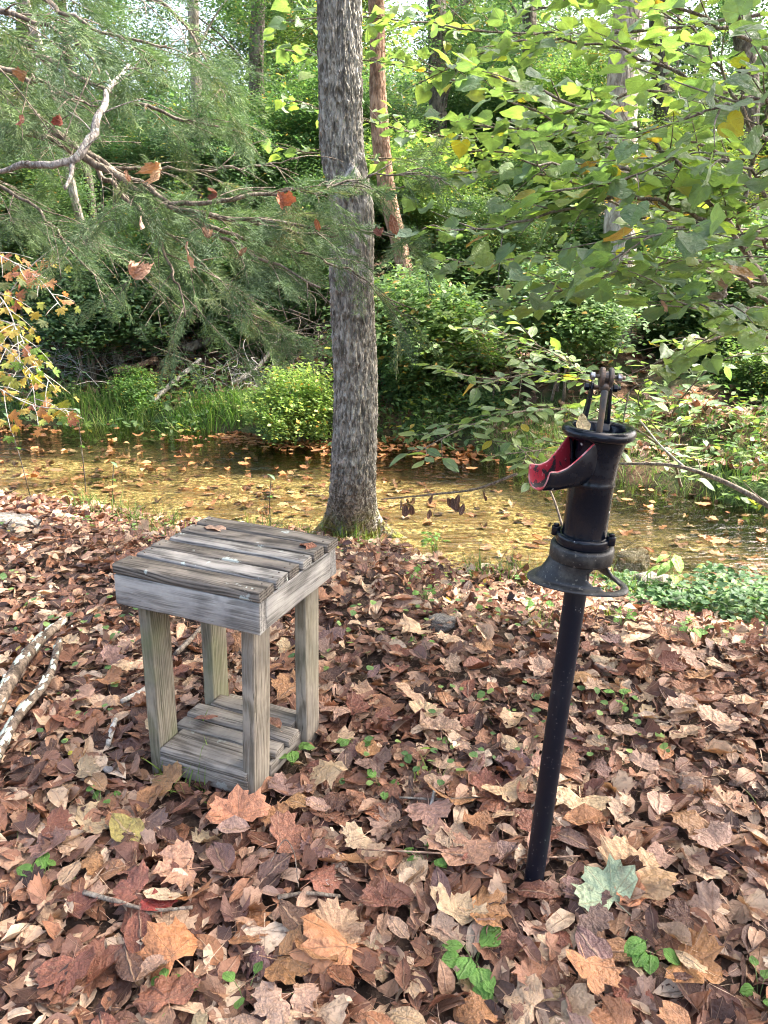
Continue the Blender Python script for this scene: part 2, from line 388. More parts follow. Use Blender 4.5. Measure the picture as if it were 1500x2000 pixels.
n1 = g.noise(g.mapping(v, (1,1,.25)), 16, 5, .65); sp_ = g.voro(v, 150); spn = g.noise(v, 40, 2)
c = g.mix(g.step(n1, .5, .7), (.003,.005,.012), (.018,.019,.024))
c = g.mix(g.math('MULTIPLY', g.step(sp_.outputs[0], .22, .12), g.step(spn, .54, .60)), c, (.30,.30,.29))
M['pipe'] = g.done(g.bsdf(c, g.math('ADD', .33, g.math('MULTIPLY', n1, .25)), 0, .3, g.bump(g.noise(v, 90, 4), .25, .001)))
g = NG('rock'); v = g.coord('Object')
c = g.mix(g.step(g.noise(v, 9, 6, .65), .4, .62), (.17,.15,.13), (.40,.37,.34)); c = g.mix(g.math('MULTIPLY', g.step(g.noise(v, 14, 4), .55, .62), .5), c, (.13,.14,.07))
M['rock'] = g.done(g.bsdf(c, .9, 0, .2, g.bump(g.noise(v, 30, 6, .7), .8, .02)))
g = NG('pale_rock'); v = g.coord('Object')
c = g.mix(g.step(g.noise(v, 9, 6, .65), .4, .62), (.38,.35,.33), (.62,.58,.56)); M['rock_pale'] = g.done(g.bsdf(c, .9, 0, .2, g.bump(g.noise(v, 30, 6, .7), .8, .02)))

# ground: soil and fine litter near, golden algae-covered gravel in the creek, leaf mould on the far bank
g = NG('ground'); v = g.n('NewGeometry').outputs['Position']
zone = g.attr('zone')          # 0 near bank, 1 creek bed, 2 far bank
n1 = g.noise(v, 7, 6, .7); n2 = g.noise(v, 60, 5, .7); vo = g.voro(v, 42)
soil = g.mix(g.step(n1, .35, .65), (.05,.034,.025), (.14,.095,.07))
soil = g.mix(g.math('MULTIPLY', g.step(n2, .56, .68), .6), soil, (.33,.23,.17))
far = g.mix(g.step(g.noise(v, 5, 6, .75), .42, .62), (.05,.036,.024), (.22,.13,.08))
far = g.mix(g.step(g.noise(v, 1.3, 4), .45, .58), far, (.05,.085,.028))
gn = g.noise(v, 24, 6, .8)
bed = g.ramp(gn, [(.40,(.06,.048,.028)),(.48,(.20,.16,.07)),(.54,(.38,.31,.13)),(.62,(.60,.53,.31))])
bed = g.mix(g.math('MULTIPLY', g.step(g.noise(g.mapping(v,(.45,1,1)), 2.6, 5, .7, .8), .47, .58), .85), bed, (.13,.09,.04))
bed = g.mix(g.math('MULTIPLY', g.step(vo.outputs[0], .34, .2), g.step(g.noise(v, 14, 2), .5, .58)), bed, (.30,.12,.05))
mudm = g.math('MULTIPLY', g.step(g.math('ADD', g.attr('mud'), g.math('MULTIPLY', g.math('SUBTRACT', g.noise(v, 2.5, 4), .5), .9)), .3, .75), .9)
bed = g.mix(mudm, bed, g.mix(g.step(gn, .45, .6), (.03,.026,.015), (.10,.085,.04)))  # deep shade on the water, put into the bed colour
c = g.mix(g.step(zone, .35, .75), soil, bed); c = g.mix(g.step(zone, 1.3, 1.7), c, far)
M['ground'] = g.done(g.bsdf(c, .9, 0, .2, g.bump(g.math('ADD', n2, g.math('MULTIPLY', n1, .6)), .9, .03)))

g = NG('creek_water'); v = g.n('NewGeometry').outputs['Position']
h = g.math('ADD', g.noise(g.mapping(v, (.8,2.6,1)), 3.5, 3, .5), g.math('MULTIPLY', g.noise(g.mapping(v, (1,2.5,1)), 14, 3, .5), .4))
bp = g.bump(h, 1.0, .028)
gl = g.n('BsdfGlossy'); gl.inputs['Roughness'].default_value = .03; g.l(bp, gl.inputs['Normal']); gl.inputs[0].default_value = (1,1,1,1)
tr = g.n('BsdfTransparent'); tr.inputs[0].default_value = (.93,.90,.78,1)
fr = g.n('Fresnel'); fr.inputs[0].default_value = 1.38; g.l(bp, fr.inputs[1])
ms = g.n('MixShader'); g.l(g.math('MULTIPLY', fr.outputs[0], .95), ms.inputs[0]); g.l(tr.outputs[0], ms.inputs[1]); g.l(gl.outputs[0], ms.inputs[2])
M['water'] = g.done(ms.outputs[0])

# ------------------------------------------------------------------ leaf templates (V, tris, vein)
SYC = [(0,1.0),(.13,.85),(.27,.79),(.27,.66),(.42,.69),(.60,.82),(.61,.66),(.74,.56),(.68,.43),(.86,.30),(.76,.17),(.70,.03),(.50,-.02),(.34,-.12),(.15,-.06)]
MAP = [(0,1.0),(.10,.80),(.26,.76),(.18,.52),(.40,.60),(.66,.74),(.60,.54),(.72,.44),(.40,.28),(.62,.14),(.56,.02),(.30,-.02),(.10,-.03)]
HEART = [(0,1.0),(.13,.82),(.32,.66),(.48,.44),(.53,.20),(.45,-.02),(.28,-.14),(.12,-.12)]
def fan_leaf(half, tips, c=(0,.10), rings=2, fold=.0, cx=0., cyv=0., crk=.05, roll=0., seed=0, stem=.45):
    r = np.random.default_rng(seed)
    hp = np.array(half); out = np.concatenate([hp, [[0,.02]], (hp[1:]*[-1,1])[::-1]])
    tipi = [i for i, p in enumerate(out) if any(abs(abs(p[0])-abs(t[0])) < 1e-6 and abs(p[1]-t[1]) < 1e-6 for t in tips)]
    out = out + r.normal(0, .018, out.shape)
    C = np.array(c); n = len(out); V = [C]; vein = [1.0]; F = []
    fr = [.5, 1.0] if rings == 2 else [1.0]
    for f in fr:
        for i in range(n):
            V.append(C + (out[i]-C)*f); vein.append(1.0 if i in tipi else 0.0)
    for i in range(n):
        j = (i+1) % n
        F.append((0, 1+j, 1+i))
        if rings == 2: F += [(1+i, 1+j, 1+n+j), (1+i, 1+n+j, 1+n+i)]
    V = np.array(V); x, y = V[:,0], V[:,1]-.4
    z = fold*np.abs(x) + cx*x*x + cyv*y*y + crk*noise(V[:,0]*3.3+seed*3.1, V[:,1]*3.3, 0, seed) + crk*.5*noise(V[:,0]*8+seed, V[:,1]*8, 0, seed+4)
    for i in tipi: z[-n+i] += r.normal(0, crk*1.2)
    if roll:
        rr = abs(roll); z = z*.5 + (1-np.cos(x*rr))/rr*np.sign(roll); x = np.sin(x*rr)/rr
    V = np.stack([x, V[:,1], z], 1)
    if stem:
        k = len(V); a = r.normal(0, .06)
        V = np.concatenate([V, [[-.012,.1,.0],[.012,.1,0],[a+.012,-stem,.03],[a-.012,-stem,.03]]]); F += [(k,k+1,k+2),(k,k+2,k+3)]; vein += [.95]*4
    V[:,1] -= .35
    return V*.62, np.array(F, int), np.array(vein, float)
def oval_leaf(w=.3, fold=.15, cyv=0., roll=0., seed=0, n=6, crk=.03, stem=.15, tip=1.0):
    r = np.random.default_rng(seed); V=[]; vein=[]; F=[]
    for k in range(n+1):
        t = k/n; ww = w*math.sin(math.pi*t**.85)**.8*(1 if 0<k<n else 0) + .004
        for sx in (-1, 0, 1):
            x = sx*ww*(1+r.normal(0,.06)); y = t
            V.append([x, y, fold*abs(x)+cyv*(t-.5)**2 + crk*r.normal()*(sx != 0)]); vein.append(1. if sx == 0 else (.55 if k % 2 else 0.))
    for k in range(n):
        for a in (0, 1):
            i = k*3+a; F += [(i, i+1, i+4), (i, i+4, i+3)]
    V = np.array(V)
    if roll:
        x = V[:,0].copy(); V[:,2] += (1-np.cos(x*roll))/roll; V[:,0] = np.sin(x*roll)/roll
    if stem:
        k = len(V); V = np.concatenate([V, [[-.01,0,0],[.01,0,0],[.02,-stem,.01],[0,-stem,.01]]]); F += [(k,k+1,k+2),(k,k+2,k+3)]; vein += [.95]*4
    V[:,1] -= .5
    return V, np.array(F, int), np.array(vein, float)
syc_t = [(0,1.0),(.60,.82),(.86,.30),(.70,.03)]
map_t = [(0,1.0),(.66,.74),(.62,.14)]
def syc(seed, rings=2, hang=1.0):
    r = np.random.default_rng(100+seed)
    return fan_leaf(SYC, syc_t, rings=rings, fold=r.uniform(-.12,.22), cx=r.uniform(-.35,.45)*hang, cyv=r.uniform(-.35,.5)*hang, crk=r.uniform(.05,.12), roll=(r.uniform(1.0,2.3)*r.choice([-1,1]) if seed % 4 == 3 else 0), seed=seed)
SY_HI = [syc(i) for i in range(12)]
SY_LO = [syc(40+i, 1) for i in range(8)]
def torn(t, seed):
    r = np.random.default_rng(seed); V, F, v = t; n = len(F)-2; a = r.integers(0, n); k = r.integers(int(n*.3), int(n*.6))
    keep = [(i not in [(a+q) % n for q in range(k)]) for i in range(n)]+[r.uniform() < .5]*2
    return V, F[np.array(keep)], v
TORN = [torn(SY_LO[i], i) for i in range(8)]
OV_HI = [oval_leaf(w=.26+.05*(i % 3), fold=.2+.1*(i % 2), cyv=(-.4,.4,.2,-.2)[i % 4], roll=(0, 3.0, 0, -4.0)[i % 4], seed=i) for i in range(8)]
OV_LO = [oval_leaf(w=.27, fold=.25, cyv=(-.4,.3)[i % 2], roll=(0, 4.0)[i % 2], seed=20+i, n=4) for i in range(4)]
MP = [fan_leaf(MAP, map_t, rings=1, fold=.1, cx=.2*(i % 3-1), cyv=-.35+.2*i, crk=.06, seed=60+i, stem=.3) for i in range(4)]
HT = [fan_leaf(HEART, [(0,1.0),(.48,.44),(.45,-.02)], c=(0,.02), rings=2, fold=.12, cx=-.25+.15*i, cyv=-.3+.12*i, crk=.05, seed=80+i, stem=.25) for i in range(5)]
HT_LO = [fan_leaf(HEART, [(0,1.0),(.48,.44),(.45,-.02)], c=(0,.02), rings=1, fold=.12, cx=-.2+.2*i, cyv=-.3, crk=.05, seed=90+i, stem=0) for i in range(3)]
OVG = [oval_leaf(w=.24, fold=.2, cyv=-.35+.2*i, seed=30+i, n=4, crk=.015, stem=.1) for i in range(4)]
_r = lambda w, f: (np.array([[0,-.5,0],[-w,0,f],[0,.5,-f*.6],[w,0,f]], float), np.array([[0,2,1],[0,3,2]]), np.array([1.,0,1.,0]))
RH = [_r(.27,.10), _r(.32,.04), _r(.22,.14)]
BLADE = []
for i in range(4):
    n=5; bend = (.25,.5,.8,.1)[i]; V=[]; F=[]
    for k in range(n+1):
        t=k/n; w=.018*(1-t**1.5)+.001; y = bend*t*t; z = t*(1-.35*bend*t)
        V += [[-w,y,z],[w,y,z]]
    for k in range(n): a=2*k; F += [(a,a+1,a+3),(a,a+3,a+2)]
    BLADE.append((np.array(V), np.array(F), np.zeros(len(V))))

# ------------------------------------------------------------------ ground and water
def axis(a, b, pieces):
    out = []
    for (lo, hi, st) in pieces: out += list(np.arange(lo, hi, st))
    return np.array(out+[b])
gx = axis(-70, 70, [(-70,-12,2.0),(-12,-5,.25),(-5,5,.06),(5,12,.25),(12,70,2.0)])
gy = axis(-12, 110, [(-12,.4,.8),(.4,9.4,.055),(9.4,16,.2),(16,110,2.0)])
X, Y = np.meshgrid(gx, gy, indexing='xy'); Z = hgt(X, Y)
nx, ny = len(gx), len(gy)
V = np.stack([X.ravel(), Y.ravel(), Z.ravel()], 1)
ii, jj = np.meshgrid(np.arange(nx-1), np.arange(ny-1)); a = (jj*nx+ii).ravel()
F4 = np.stack([a, a+1, a+nx+1, a+nx], 1)
e = edge_near(X); f = edge_far(X)
zone = sm(Y-e, -.02, .2) + sm(Y-f, -.25, .05)
mud = np.maximum(np.maximum(sm(Y-f, -1.15, -.45), (1-sm(Y-e, .15, .9))*sm(X, -.3, .4)), .62*sm(X, .5, 1.6))  # where the bed colour is darkened to stand for shade
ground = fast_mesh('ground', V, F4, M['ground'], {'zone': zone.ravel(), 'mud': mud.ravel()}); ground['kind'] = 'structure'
wm = MB(); wm.add([[-26,2.0,WATER],[26,2.0,WATER],[26,13.5,WATER],[-26,13.5,WATER]], [(0,1,2,3)])
water = wm.build('creek_water', M['water']); water['kind'] = 'structure'

# ------------------------------------------------------------------ slatted stool
ST_P = np.array([-.462, 2.043]); ST_YAW = -.387
st = thing('slatted_stool', 'weathered grey wooden stool with slatted top and lower shelf standing in brown leaves', 'stool',
           (ST_P[0], ST_P[1], gz(*ST_P)+.016), (-.030, .012, ST_YAW))
SW, SD, SH = .462, .452, .686
def board(name, c, size, mat, axis='x', seed=0, rnd=.004, parent=st, warp=.0015, rot=None):
    """a rounded board with its own local X along its length"""
    L, B, T = size
    nL, r = 14, rnd
    sec = []
    for (sx, sy, a0) in ((1,1,0),(-1,1,90),(-1,-1,180),(1,-1,270)):
        for q in range(3):
            a = math.radians(a0+q*45); sec.append((sx*(B/2-r)+r*math.cos(a), sy*(T/2-r)+r*math.sin(a)))
    sec = np.array(sec); m = len(sec); V = []
    xs = np.r_[-L/2, -L/2+.002, np.linspace(-L/2+.012, L/2-.012, nL), L/2-.002, L/2]
    for x in xs:
        k = .93 if abs(abs(x)-L/2) < 1e-6 else 1.0
        s_ = sec*k
        s_ = s_*(1+warp*8*noise(x*9+seed, s_[:,0]*30, s_[:,1]*30, seed)[:,None])
        V.append(np.c_[np.full(m, x) + warp*2*noise(s_[:,0]*60, s_[:,1]*60, seed, 3)*(abs(x) > L/2-.004), s_[:,0]+warp*noise(x*5, seed*3.1, 0, 2), s_[:,1]+warp*noise(x*5, seed*5.3, 4, 1)])
    V = np.concatenate(V); n = len(xs)
    F = [(i*m+j, i*m+(j+1)%m, (i+1)*m+(j+1)%m, (i+1)*m+j) for i in range(n-1) for j in range(m)]
    F = [f[::-1] for f in F]
    F.append(tuple(range(m))); F.append(tuple((n-1)*m+j for j in range(m))[::-1])
    b = MB(); b.add(V, F); o = b.build(name, mat, parent)
    o.location = c
    o.rotation_euler = {'x': (0,0,0), 'y': (0,0,math.pi/2), 'z': (0,math.pi/2,0), 'zy': (0,-math.pi/2,math.pi/2)}[axis] if rot is None else rot
    for p in o.data.polygons:
        p.use_smooth = len(p.vertices) == 4
    return o
hx, hy = SW/2, SD/2
tt = .030                                  # slat thickness
za = SH - tt - .0455                       # apron centre height
board('apron_board', (0, -hy+.019, za), (SW, .091, .038), M['wood_apron'], seed=1, rot=(math.pi/2,0,0))
board('apron_board', (0, hy-.019, za), (SW, .091, .038), M['wood_apron'], seed=2, rot=(math.pi/2,0,0))
for s in (-1, 1): board('apron_board', (s*(hx-.019), 0, za-.0015), (SD-.078, .089, .038), M['wood_apron'], seed=3+s, rot=(math.pi/2,0,math.pi/2))
# six seat slats, unequal widths, with gaps
wd = [.075,.067,.058,.056,.066,.070]; gap = (SD - sum(wd))/5
y = -hy
mats = ['wood_top','wood_top_pale','wood_top','wood_top_pale','wood_top','wood_top']
for k, w_ in enumerate(wd):
    dx = (0,.004,-.003,.005,.002,.006)[k]
    o = board('seat_slat', (dx, y+w_/2-(.002 if k == 0 else 0), SH-tt/2+(0,.001,-.002,-.001,.001,.002)[k]), (SW+(.004,-.006,.0,-.008,.0,.004)[k], w_, tt-.001), M[mats[k]], seed=10+k, rnd=.006, warp=.0009)
    for s in (-1, 1):
        for q in (-.25, .25):
            nb = MB(); nb.tube([(0,0,-.004),(0,0,.0012)], [.0032], 8)
            n_ = nb.build('nail', M['iron'], o); n_.location = (s*(SW/2-.022), q*w_, tt/2)
    y += w_+gap
# four legs cut from two by fours, narrow face to the front
LH = SH-tt-.001
for sx in (-1, 1):
    for sy in (-1, 1):
        fl = sx > 0 and sy < 0
        lg = board('leg', (sx*(hx-.038-.020)-(.013 if fl else 0), sy*(hy-.038-.046), LH/2-.03), (LH+.06, .040, .089), M['wood_leg_g' if (sx < 0) else 'wood_leg'], seed=20+sx*3+sy, rot=(math.pi/2, -math.pi/2, 0) if False else (0, -math.pi/2, math.pi/2), rnd=.005)
        if fl: lg.rotation_euler = (Matrix.Rotation(.036, 3, 'Y') @ lg.rotation_euler.to_matrix()).to_euler()
# lower shelf
zs = .082
xi = hx-.078
board('shelf_rail', (0, -hy+.047, zs-.045), (2*xi-.002, .052, .030), M['wood_shelf'], seed=31, rot=(math.pi/2,0,0))
board('shelf_rail', (0, hy-.047, zs-.045), (2*xi-.002, .052, .030), M['wood_shelf'], seed=32, rot=(math.pi/2,0,0))
for s in (-1, 1): board('shelf_rail', (s*(hx-.038-.036), 0, zs-.045), (SD-.26, .052, .030), M['wood_shelf'], seed=33+s, rot=(math.pi/2,0,math.pi/2))
yy = [(-hy+.045, .118, 2*xi-.004), (-.048, .055, 2*xi+.050), (.026, .072, 2*xi+.066), (.105, .066, 2*xi-.004)]
for k, (y0, w_, L_) in enumerate(yy):
    yc = -hy+.034+w_/2 if k == 0 else y0
    board('shelf_slat', (0, yc, zs-.004+(0,.004,.003,0)[k]), (L_, w_, .028), M['wood_shelf'], seed=40+k, rnd=.008, warp=.0014)

# ------------------------------------------------------------------ pitcher pump on its pipe
pb = on_ground(1040, 1735)
PUMP = thing('hand_water_pump', 'black cast iron pitcher pump with red spout on a leaning pipe', 'water pump',
             (pb[0], pb[1], pb[2]), (math.radians(-.6), math.radians(2.9), 0))
def lathe(prof, n=48, skip=None, a0=0):
    """prof list of (r, z); skip(angle_deg, z) drops faces"""
    V = []; F = []
    for (r, z) in prof:
        a = np.arange(n)*2*math.pi/n
        V.append(np.c_[r*np.cos(a), r*np.sin(a), np.full(n, z)])
    V = np.concatenate(V)
    for i in range(len(prof)-1):
        for j in range(n):
            am = math.degrees((j+.5)*2*math.pi/n); zm = (prof[i][1]+prof[i+1][1])/2
            if skip and skip(am, zm): continue
            F.append((i*n+j, i*n+(j+1)%n, (i+1)*n+(j+1)%n, (i+1)*n+j))
    return V, F
ZF = .852          # flange height
# pipe
b = MB(); V, F = lathe([(.0237,-.10),(.0237,ZF-.30),(.0239,ZF-.02),(.0239,ZF+.02)], 40); b.add(V, F)
b.build('pipe', M['pipe'], PUMP)
# base skirt with arched windows
b = MB(); n = 72; rows = 12; V = []; F = []
def flange_r(a):
    # rounded three-cornered flange: corners to the left, the near right and the far right
    d = [abs((a-c+180) % 360-180) for c in (186, 322, 75)]
    return .085 + .026*math.exp(-(min(d)/32.0)**2)
for i in range(rows+1):
    t = i/rows
    for j in range(n):
        a = j*360/n; ar = math.radians(a); rf = flange_r(a)
        if i == 0: r, z = rf, 0.0
        elif i == 1: r, z = rf+.001, .004
        elif i == 2: r, z = rf-.004, .0075
        elif i == 3: r, z = rf-.018, .0085
        else:
            u = (i-3)/(rows-3); rr = (rf-.018)*(1-u)+.0640*u
            r = rr - .002*math.sin(math.pi*u); z = .0085 + .044*u**.85
        V.append([r*math.cos(ar), r*math.sin(ar), z])
for i in range(rows):
    for j in range(n):
        a = (j+.5)*360/n
        inwin = False
        for c0, hm in ((317, 48), (88, 56)):
            da = abs((a-c0+180) % 360-180); hw = hm*math.sqrt(max(0, 1-((i-7.0)/4.6)**2)) if 3 <= i <= 11 else 0
            if da < hw: inwin = True
        if inwin: continue
        F.append((i*n+j, i*n+(j+1) % n, (i+1)*n+(j+1) % n, (i+1)*n+j))
b.add(V, F); o = b.build('base', M['dusty'], PUMP); o.location = (0,0,ZF)
m = o.modifiers.new('thick', 'SOLIDIFY'); m.thickness = .007; m.offset = -1
m = o.modifiers.new('smooth', 'SUBSURF'); m.levels = 1; m.render_levels = 1
# collar on top of the skirt
V, F = lathe([(.050,ZF+.052),(.0635,ZF+.049),(.0665,ZF+.053),(.0665,ZF+.078),(.0645,ZF+.083),(.0600,ZF+.0845),(.050,ZF+.084),(.044,ZF+.080),(.030,ZF+.078)], 56)
b = MB(); b.add(V, F); b.build('collar', M['dusty'], PUMP)
b = MB(); V, F = lathe([(.0225,ZF+.079),(.0225,ZF+.02)], 24); b.add(V, F)
# clamp ring seated in the collar with ears and a slot
def ringskip(a, z): return 318 < a < 332 and z > ZF+.086
V, F = lathe([(.047,ZF+.083),(.0575,ZF+.0835),(.0580,ZF+.088),(.0585,ZF+.101),(.0570,ZF+.1065),(.052,ZF+.108),(.0475,ZF+.1075)], 64, ringskip)
b = MB(); b.add(V, F)
o = b.build('clamp_ring', M['enamel'], PUMP)
for a in (165, 325, 45):
    b = MB(); ar = math.radians(a); R = Matrix.Rotation(ar, 3, 'Z')
    V, F = tube_arr([(0,0,-.010),(0,0,.010)], [.0095], 12)
    b.add(V+np.array([.0585*math.cos(ar), .0585*math.sin(ar), ZF+.105]), F)
    V, F = tube_arr([(0,0,.010),(0,0,.016)], [.0065], 6)
    b.add(V+np.array([.0585*math.cos(ar), .0585*math.sin(ar), ZF+.105]), F)
    b.build('set_screw_lug', M['enamel'], PUMP, bevel=.0015)
# barrel with an opening to the spout, flaring to the rim
SPA = 180+29                # direction of the spout, degrees from +X
def bskip(a, z):
    d = abs((a-SPA+180) % 360-180); return z > ZF+.238 and z < ZF+.312 and d < 34
pr = [(.0475,ZF+.095),(.0475,ZF+.102),(.0462,ZF+.106),(.0462,ZF+.214),(.0478,ZF+.217),(.0490,ZF+.221),(.0478,ZF+.225),(.0466,ZF+.229),(.0470,ZF+.240),(.0480,ZF+.255),(.0495,ZF+.270),(.0515,ZF+.285),(.0545,ZF+.300),(.0580,ZF+.312),(.0600,ZF+.318)]
V, F = lathe(pr, 72, bskip); b = MB(); b.add(V, F); o = b.build('barrel', M['enamel'], PUMP)
m = o.modifiers.new('thick', 'SOLIDIFY'); m.thickness = .006; m.offset = -1
# rolled rim
pr = [(.058,ZF+.316)]+[(.0615+.0125*math.cos(math.radians(a)), ZF+.3265+.0115*math.sin(math.radians(a))) for a in range(-110, 200, 20)]+[(.0475,ZF+.322),(.042,ZF+.300),(.040,ZF+.27)]
V, F = lathe(pr, 72); V[:,2] += .0012*noise(V[:,0]*30, V[:,1]*30, 0, 5); b = MB(); b.add(V, F); b.build('rim', M['enamel'], PUMP)
# inner piston well
V, F = lathe([(.0395,ZF+.12),(.0395,ZF+.27),(.040,ZF+.272)], 40); V2, F2 = lathe([(.001,ZF+.235),(.0395,ZF+.235)], 40)
# spout trough
ns, nu = 16, 15; V = []; F = []
dv = np.array([math.cos(math.radians(SPA)), math.sin(math.radians(SPA)), 0]); pv = np.array([-dv[1], dv[0], 0])
for i in range(ns+1):
    t = i/ns; s = .030 + .116*t
    top = ZF + np.interp(t, [0,.12,.35,.6,.8,1], [.322,.318,.292,.268,.262,.266])
    bot = ZF + np.interp(t, [0,.3,.7,1], [.226,.222,.220,.224])
    hw = np.interp(t, [0,.3,.65,1], [.035,.031,.025,.024])
    ext = np.interp(t, [0,.85,1], [0,0,.004])
    for j in range(nu+1):
        u = -1+2*j/nu; a = u*math.pi/2
        cx_ = hw*math.copysign(abs(math.sin(a))**.62, u); k = abs(math.cos(a))**.75 if abs(u) < .999 else 0
        zz = top*(1-k)+bot*k
        flare = .004*sm(t, .8, 1)*(1-k)
        V.append(dv*(s+ext*(k)) + pv*(cx_+math.copysign(flare, u) if u else cx_) + np.array([0,0,zz]))
for i in range(ns):
    for j in range(nu):
        q = i*(nu+1)+j; F.append((q, q+1, q+nu+2, q+nu+1))
b = MB(); b.add(V, [f for f in F]); o = b.build('spout', [M['enamel'], M['red'], M['redlip']], PUMP)
m = o.modifiers.new('thick', 'SOLIDIFY'); m.thickness = .0055; m.offset = 1; m.material_offset = 1; m.material_offset_rim = 2
m = o.modifiers.new('smooth', 'SUBSURF'); m.levels = 1; m.render_levels = 1
SPOUT = o
# handle bracket: post at the back of the rim with two upright plates
rz = Matrix.Rotation(math.radians(-6), 3, 'Z')
def rotp(V): return np.asarray(V)@np.array(rz).T
def plate(b, prof, x0, x1):
    """polygon in (y, z) extruded from x0 to x1"""
    n = len(prof); V = [[x0, y, z] for y, z in prof]+[[x1, y, z] for y, z in prof]
    F = [tuple(range(n)), tuple(range(2*n-1, n-1, -1))]+[(i, i+n, (i+1) % n+n, (i+1) % n) for i in range(n)]
    b.add(rotp(V), F)
b = MB()
z0 = ZF+.318
for s in (-1, 1):
    V = []; F = []
    pr = [(.040,z0),(.072,z0),(.064,z0+.05),(.058,z0+.088)]+[(.047+.011*math.cos(t), z0+.090+.011*math.sin(t)) for t in np.linspace(0, math.pi, 8)]+[(.035,z0+.088),(.036,z0+.05)]
    xa = .0155*s; xb = .0215*s
    n = len(pr)
    k = [(1+.35*(1-sm(z, z0, z0+.09))) for (y, z) in pr]
    Va = [[xa*k[i], pr[i][0], pr[i][1]] for i in range(n)]+[[xb*k[i], pr[i][0], pr[i][1]] for i in range(n)]
    F = [tuple(range(n)), tuple(range(2*n-1, n-1, -1))]+[(i, i+n, (i+1) % n+n, (i+1) % n) for i in range(n)]
    b.add(rotp(Va), F)
b.build('handle_bracket', M['enamel'], PUMP, smooth=False, bevel=.0018)
b = MB(); plate(b, [(.030,z0-.012),(.076,z0-.012),(.072,z0+.012),(.060,z0+.020),(.040,z0+.020),(.030,z0+.004)], -.029, .029)
b.build('bracket_foot', M['enamel'], PUMP, bevel=.004)
def bolt(c, half, r, nm, mat, nutr):
    b = MB(); V, F = tube_arr([(-half,0,0),(half,0,0)], [r], 14); b.add(rotp(V+np.array(c)), F); o = b.build(nm, M['iron'], PUMP)
    for s, q in ((-1,6),(1,6)):
        b = MB(); V, F = tube_arr([(s*(half-.010),0,0),(s*(half-.001),0,0)], [nutr], q); b.add(rotp(V+np.array(c)), F)
        b.build('nut', mat, o, smooth=False, bevel=.0012)
    b = MB(); V, F = tube_arr([(half-.002,0,0),(half+.005,0,0)], [r*.95], 12); b.add(rotp(V+np.array(c)), F); b.build('thread_end', mat, o)
bolt((.0,.047,z0+.090), .034, .0045, 'pivot_bolt', M['enamel'], .0085)
ztop = z0+.118
bolt((.0,.006,ztop), .032, .0042, 'clevis_bolt', M['zinc'], .0085)
b = MB(); V, F = tube_arr(smooth_path([(0,-.006,z0-.06),(0,-.003,z0+.02),(0,.004,ztop-.020),(0,.006,ztop-.012)], 10), [.0062,.0062,.0062,.0075], 14); b.add(rotp(V), F)
b.build('pump_rod', M['iron'], PUMP)
# clevis: two rounded cheeks joined below
for s in (-1, 1):
    b = MB()
    pr = [(.006+.0185*math.cos(t), ztop+.0185*math.sin(t)) for t in np.linspace(-.25*math.pi, 1.25*math.pi, 18)]+[(-.004,ztop-.020),(.016,ztop-.020)]
    plate(b, pr, s*.0038, s*.0130); b.build('clevis_cheek', M['iron'], PUMP, smooth=False, bevel=.003)
b = MB(); V, F = lathe([(.003,ztop-.030),(.009,ztop-.028),(.0125,ztop-.020),(.0125,ztop-.013),(.004,ztop-.011)], 20); b.add(rotp(V+np.array([0,.006,0])), F); b.build('clevis_neck', M['iron'], PUMP)
# stub of handle link between clevis and pivot
b = MB()
p0, p1 = np.array([0,.006,ztop]), np.array([0,.047,z0+.090]); d = (p1-p0)/np.linalg.norm(p1-p0); q = np.array([0,-d[2],d[1]])
pr = [tuple((p0+q*.0115*math.cos(t)-d*.0115*math.sin(t))[1:]) for t in np.linspace(0, math.pi, 8)]+[tuple((p1-q*.0125*math.cos(t)+d*.0125*math.sin(t))[1:]) for t in np.linspace(0, math.pi, 8)]
plate(b, pr, -.0045, .0045); b.build('handle_link', M['iron'], PUMP, smooth=False, bevel=.0015)

# ------------------------------------------------------------------ main tree
def tree_trunk(name, path, rad, mat, parent, na=18, nz=40, ridge=.0, flare=0., seed=0, ridges=16, base_z=None):
    pts = smooth_path(path, nz); s = np.linspace(0, 1, nz)
    rr = np.interp(s, np.linspace(0, 1, len(rad)), rad)
    a = np.arange(na)*2*math.pi/na
    A, S = np.meshgrid(a, s); PZ = pts[:,2][:,None]+0*A; R0 = rr[:,None]+0*A
    h = PZ-pts[0,2]
    R = R0*(1+flare*np.exp(-h/.32)*(1+.45*np.cos(A*3+1.0+seed)+.25*np.cos(A*5+seed)))
    if ridge:
        tw = A + .25*noise(A*0+seed, PZ*1.2, 0, seed)
        w = .35*noise(np.cos(tw)*5, np.sin(tw)*5, PZ*6, seed+1)
        n1 = noise(np.cos(tw+w*.3)*ridges*.75, np.sin(tw+w*.3)*ridges*.75, PZ*15, seed+2)
        n2 = noise(np.cos(tw)*ridges*1.2, np.sin(tw)*ridges*1.5, PZ*42, seed+3)
        n3 = noise(np.cos(tw)*ridges*2.4, np.sin(tw)*ridges*2.9, PZ*95, seed+7)
        R = R + ridge*(1-2*np.abs(n1))*.9 + ridge*.6*(n2) + ridge*.3*n3 + ridge*1.6*noise(np.cos(A)*1.2, np.sin(A)*1.2, PZ*1.6, seed+5)
    X = pts[:,0][:,None]+R*np.cos(A); Y = pts[:,1][:,None]+R*np.sin(A)
    V = np.stack([X.ravel(), Y.ravel(), PZ.ravel()], 1)
    i, j = np.meshgrid(np.arange(nz-1), np.arange(na), indexing='ij'); i, j = i.ravel(), j.ravel()
    F = np.stack([i*na+j, i*na+(j+1) % na, (i+1)*na+(j+1) % na, (i+1)*na+j], 1)
    V[:, :3] -= 0
    return fast_mesh(name, V, F, mat, None, True, parent)
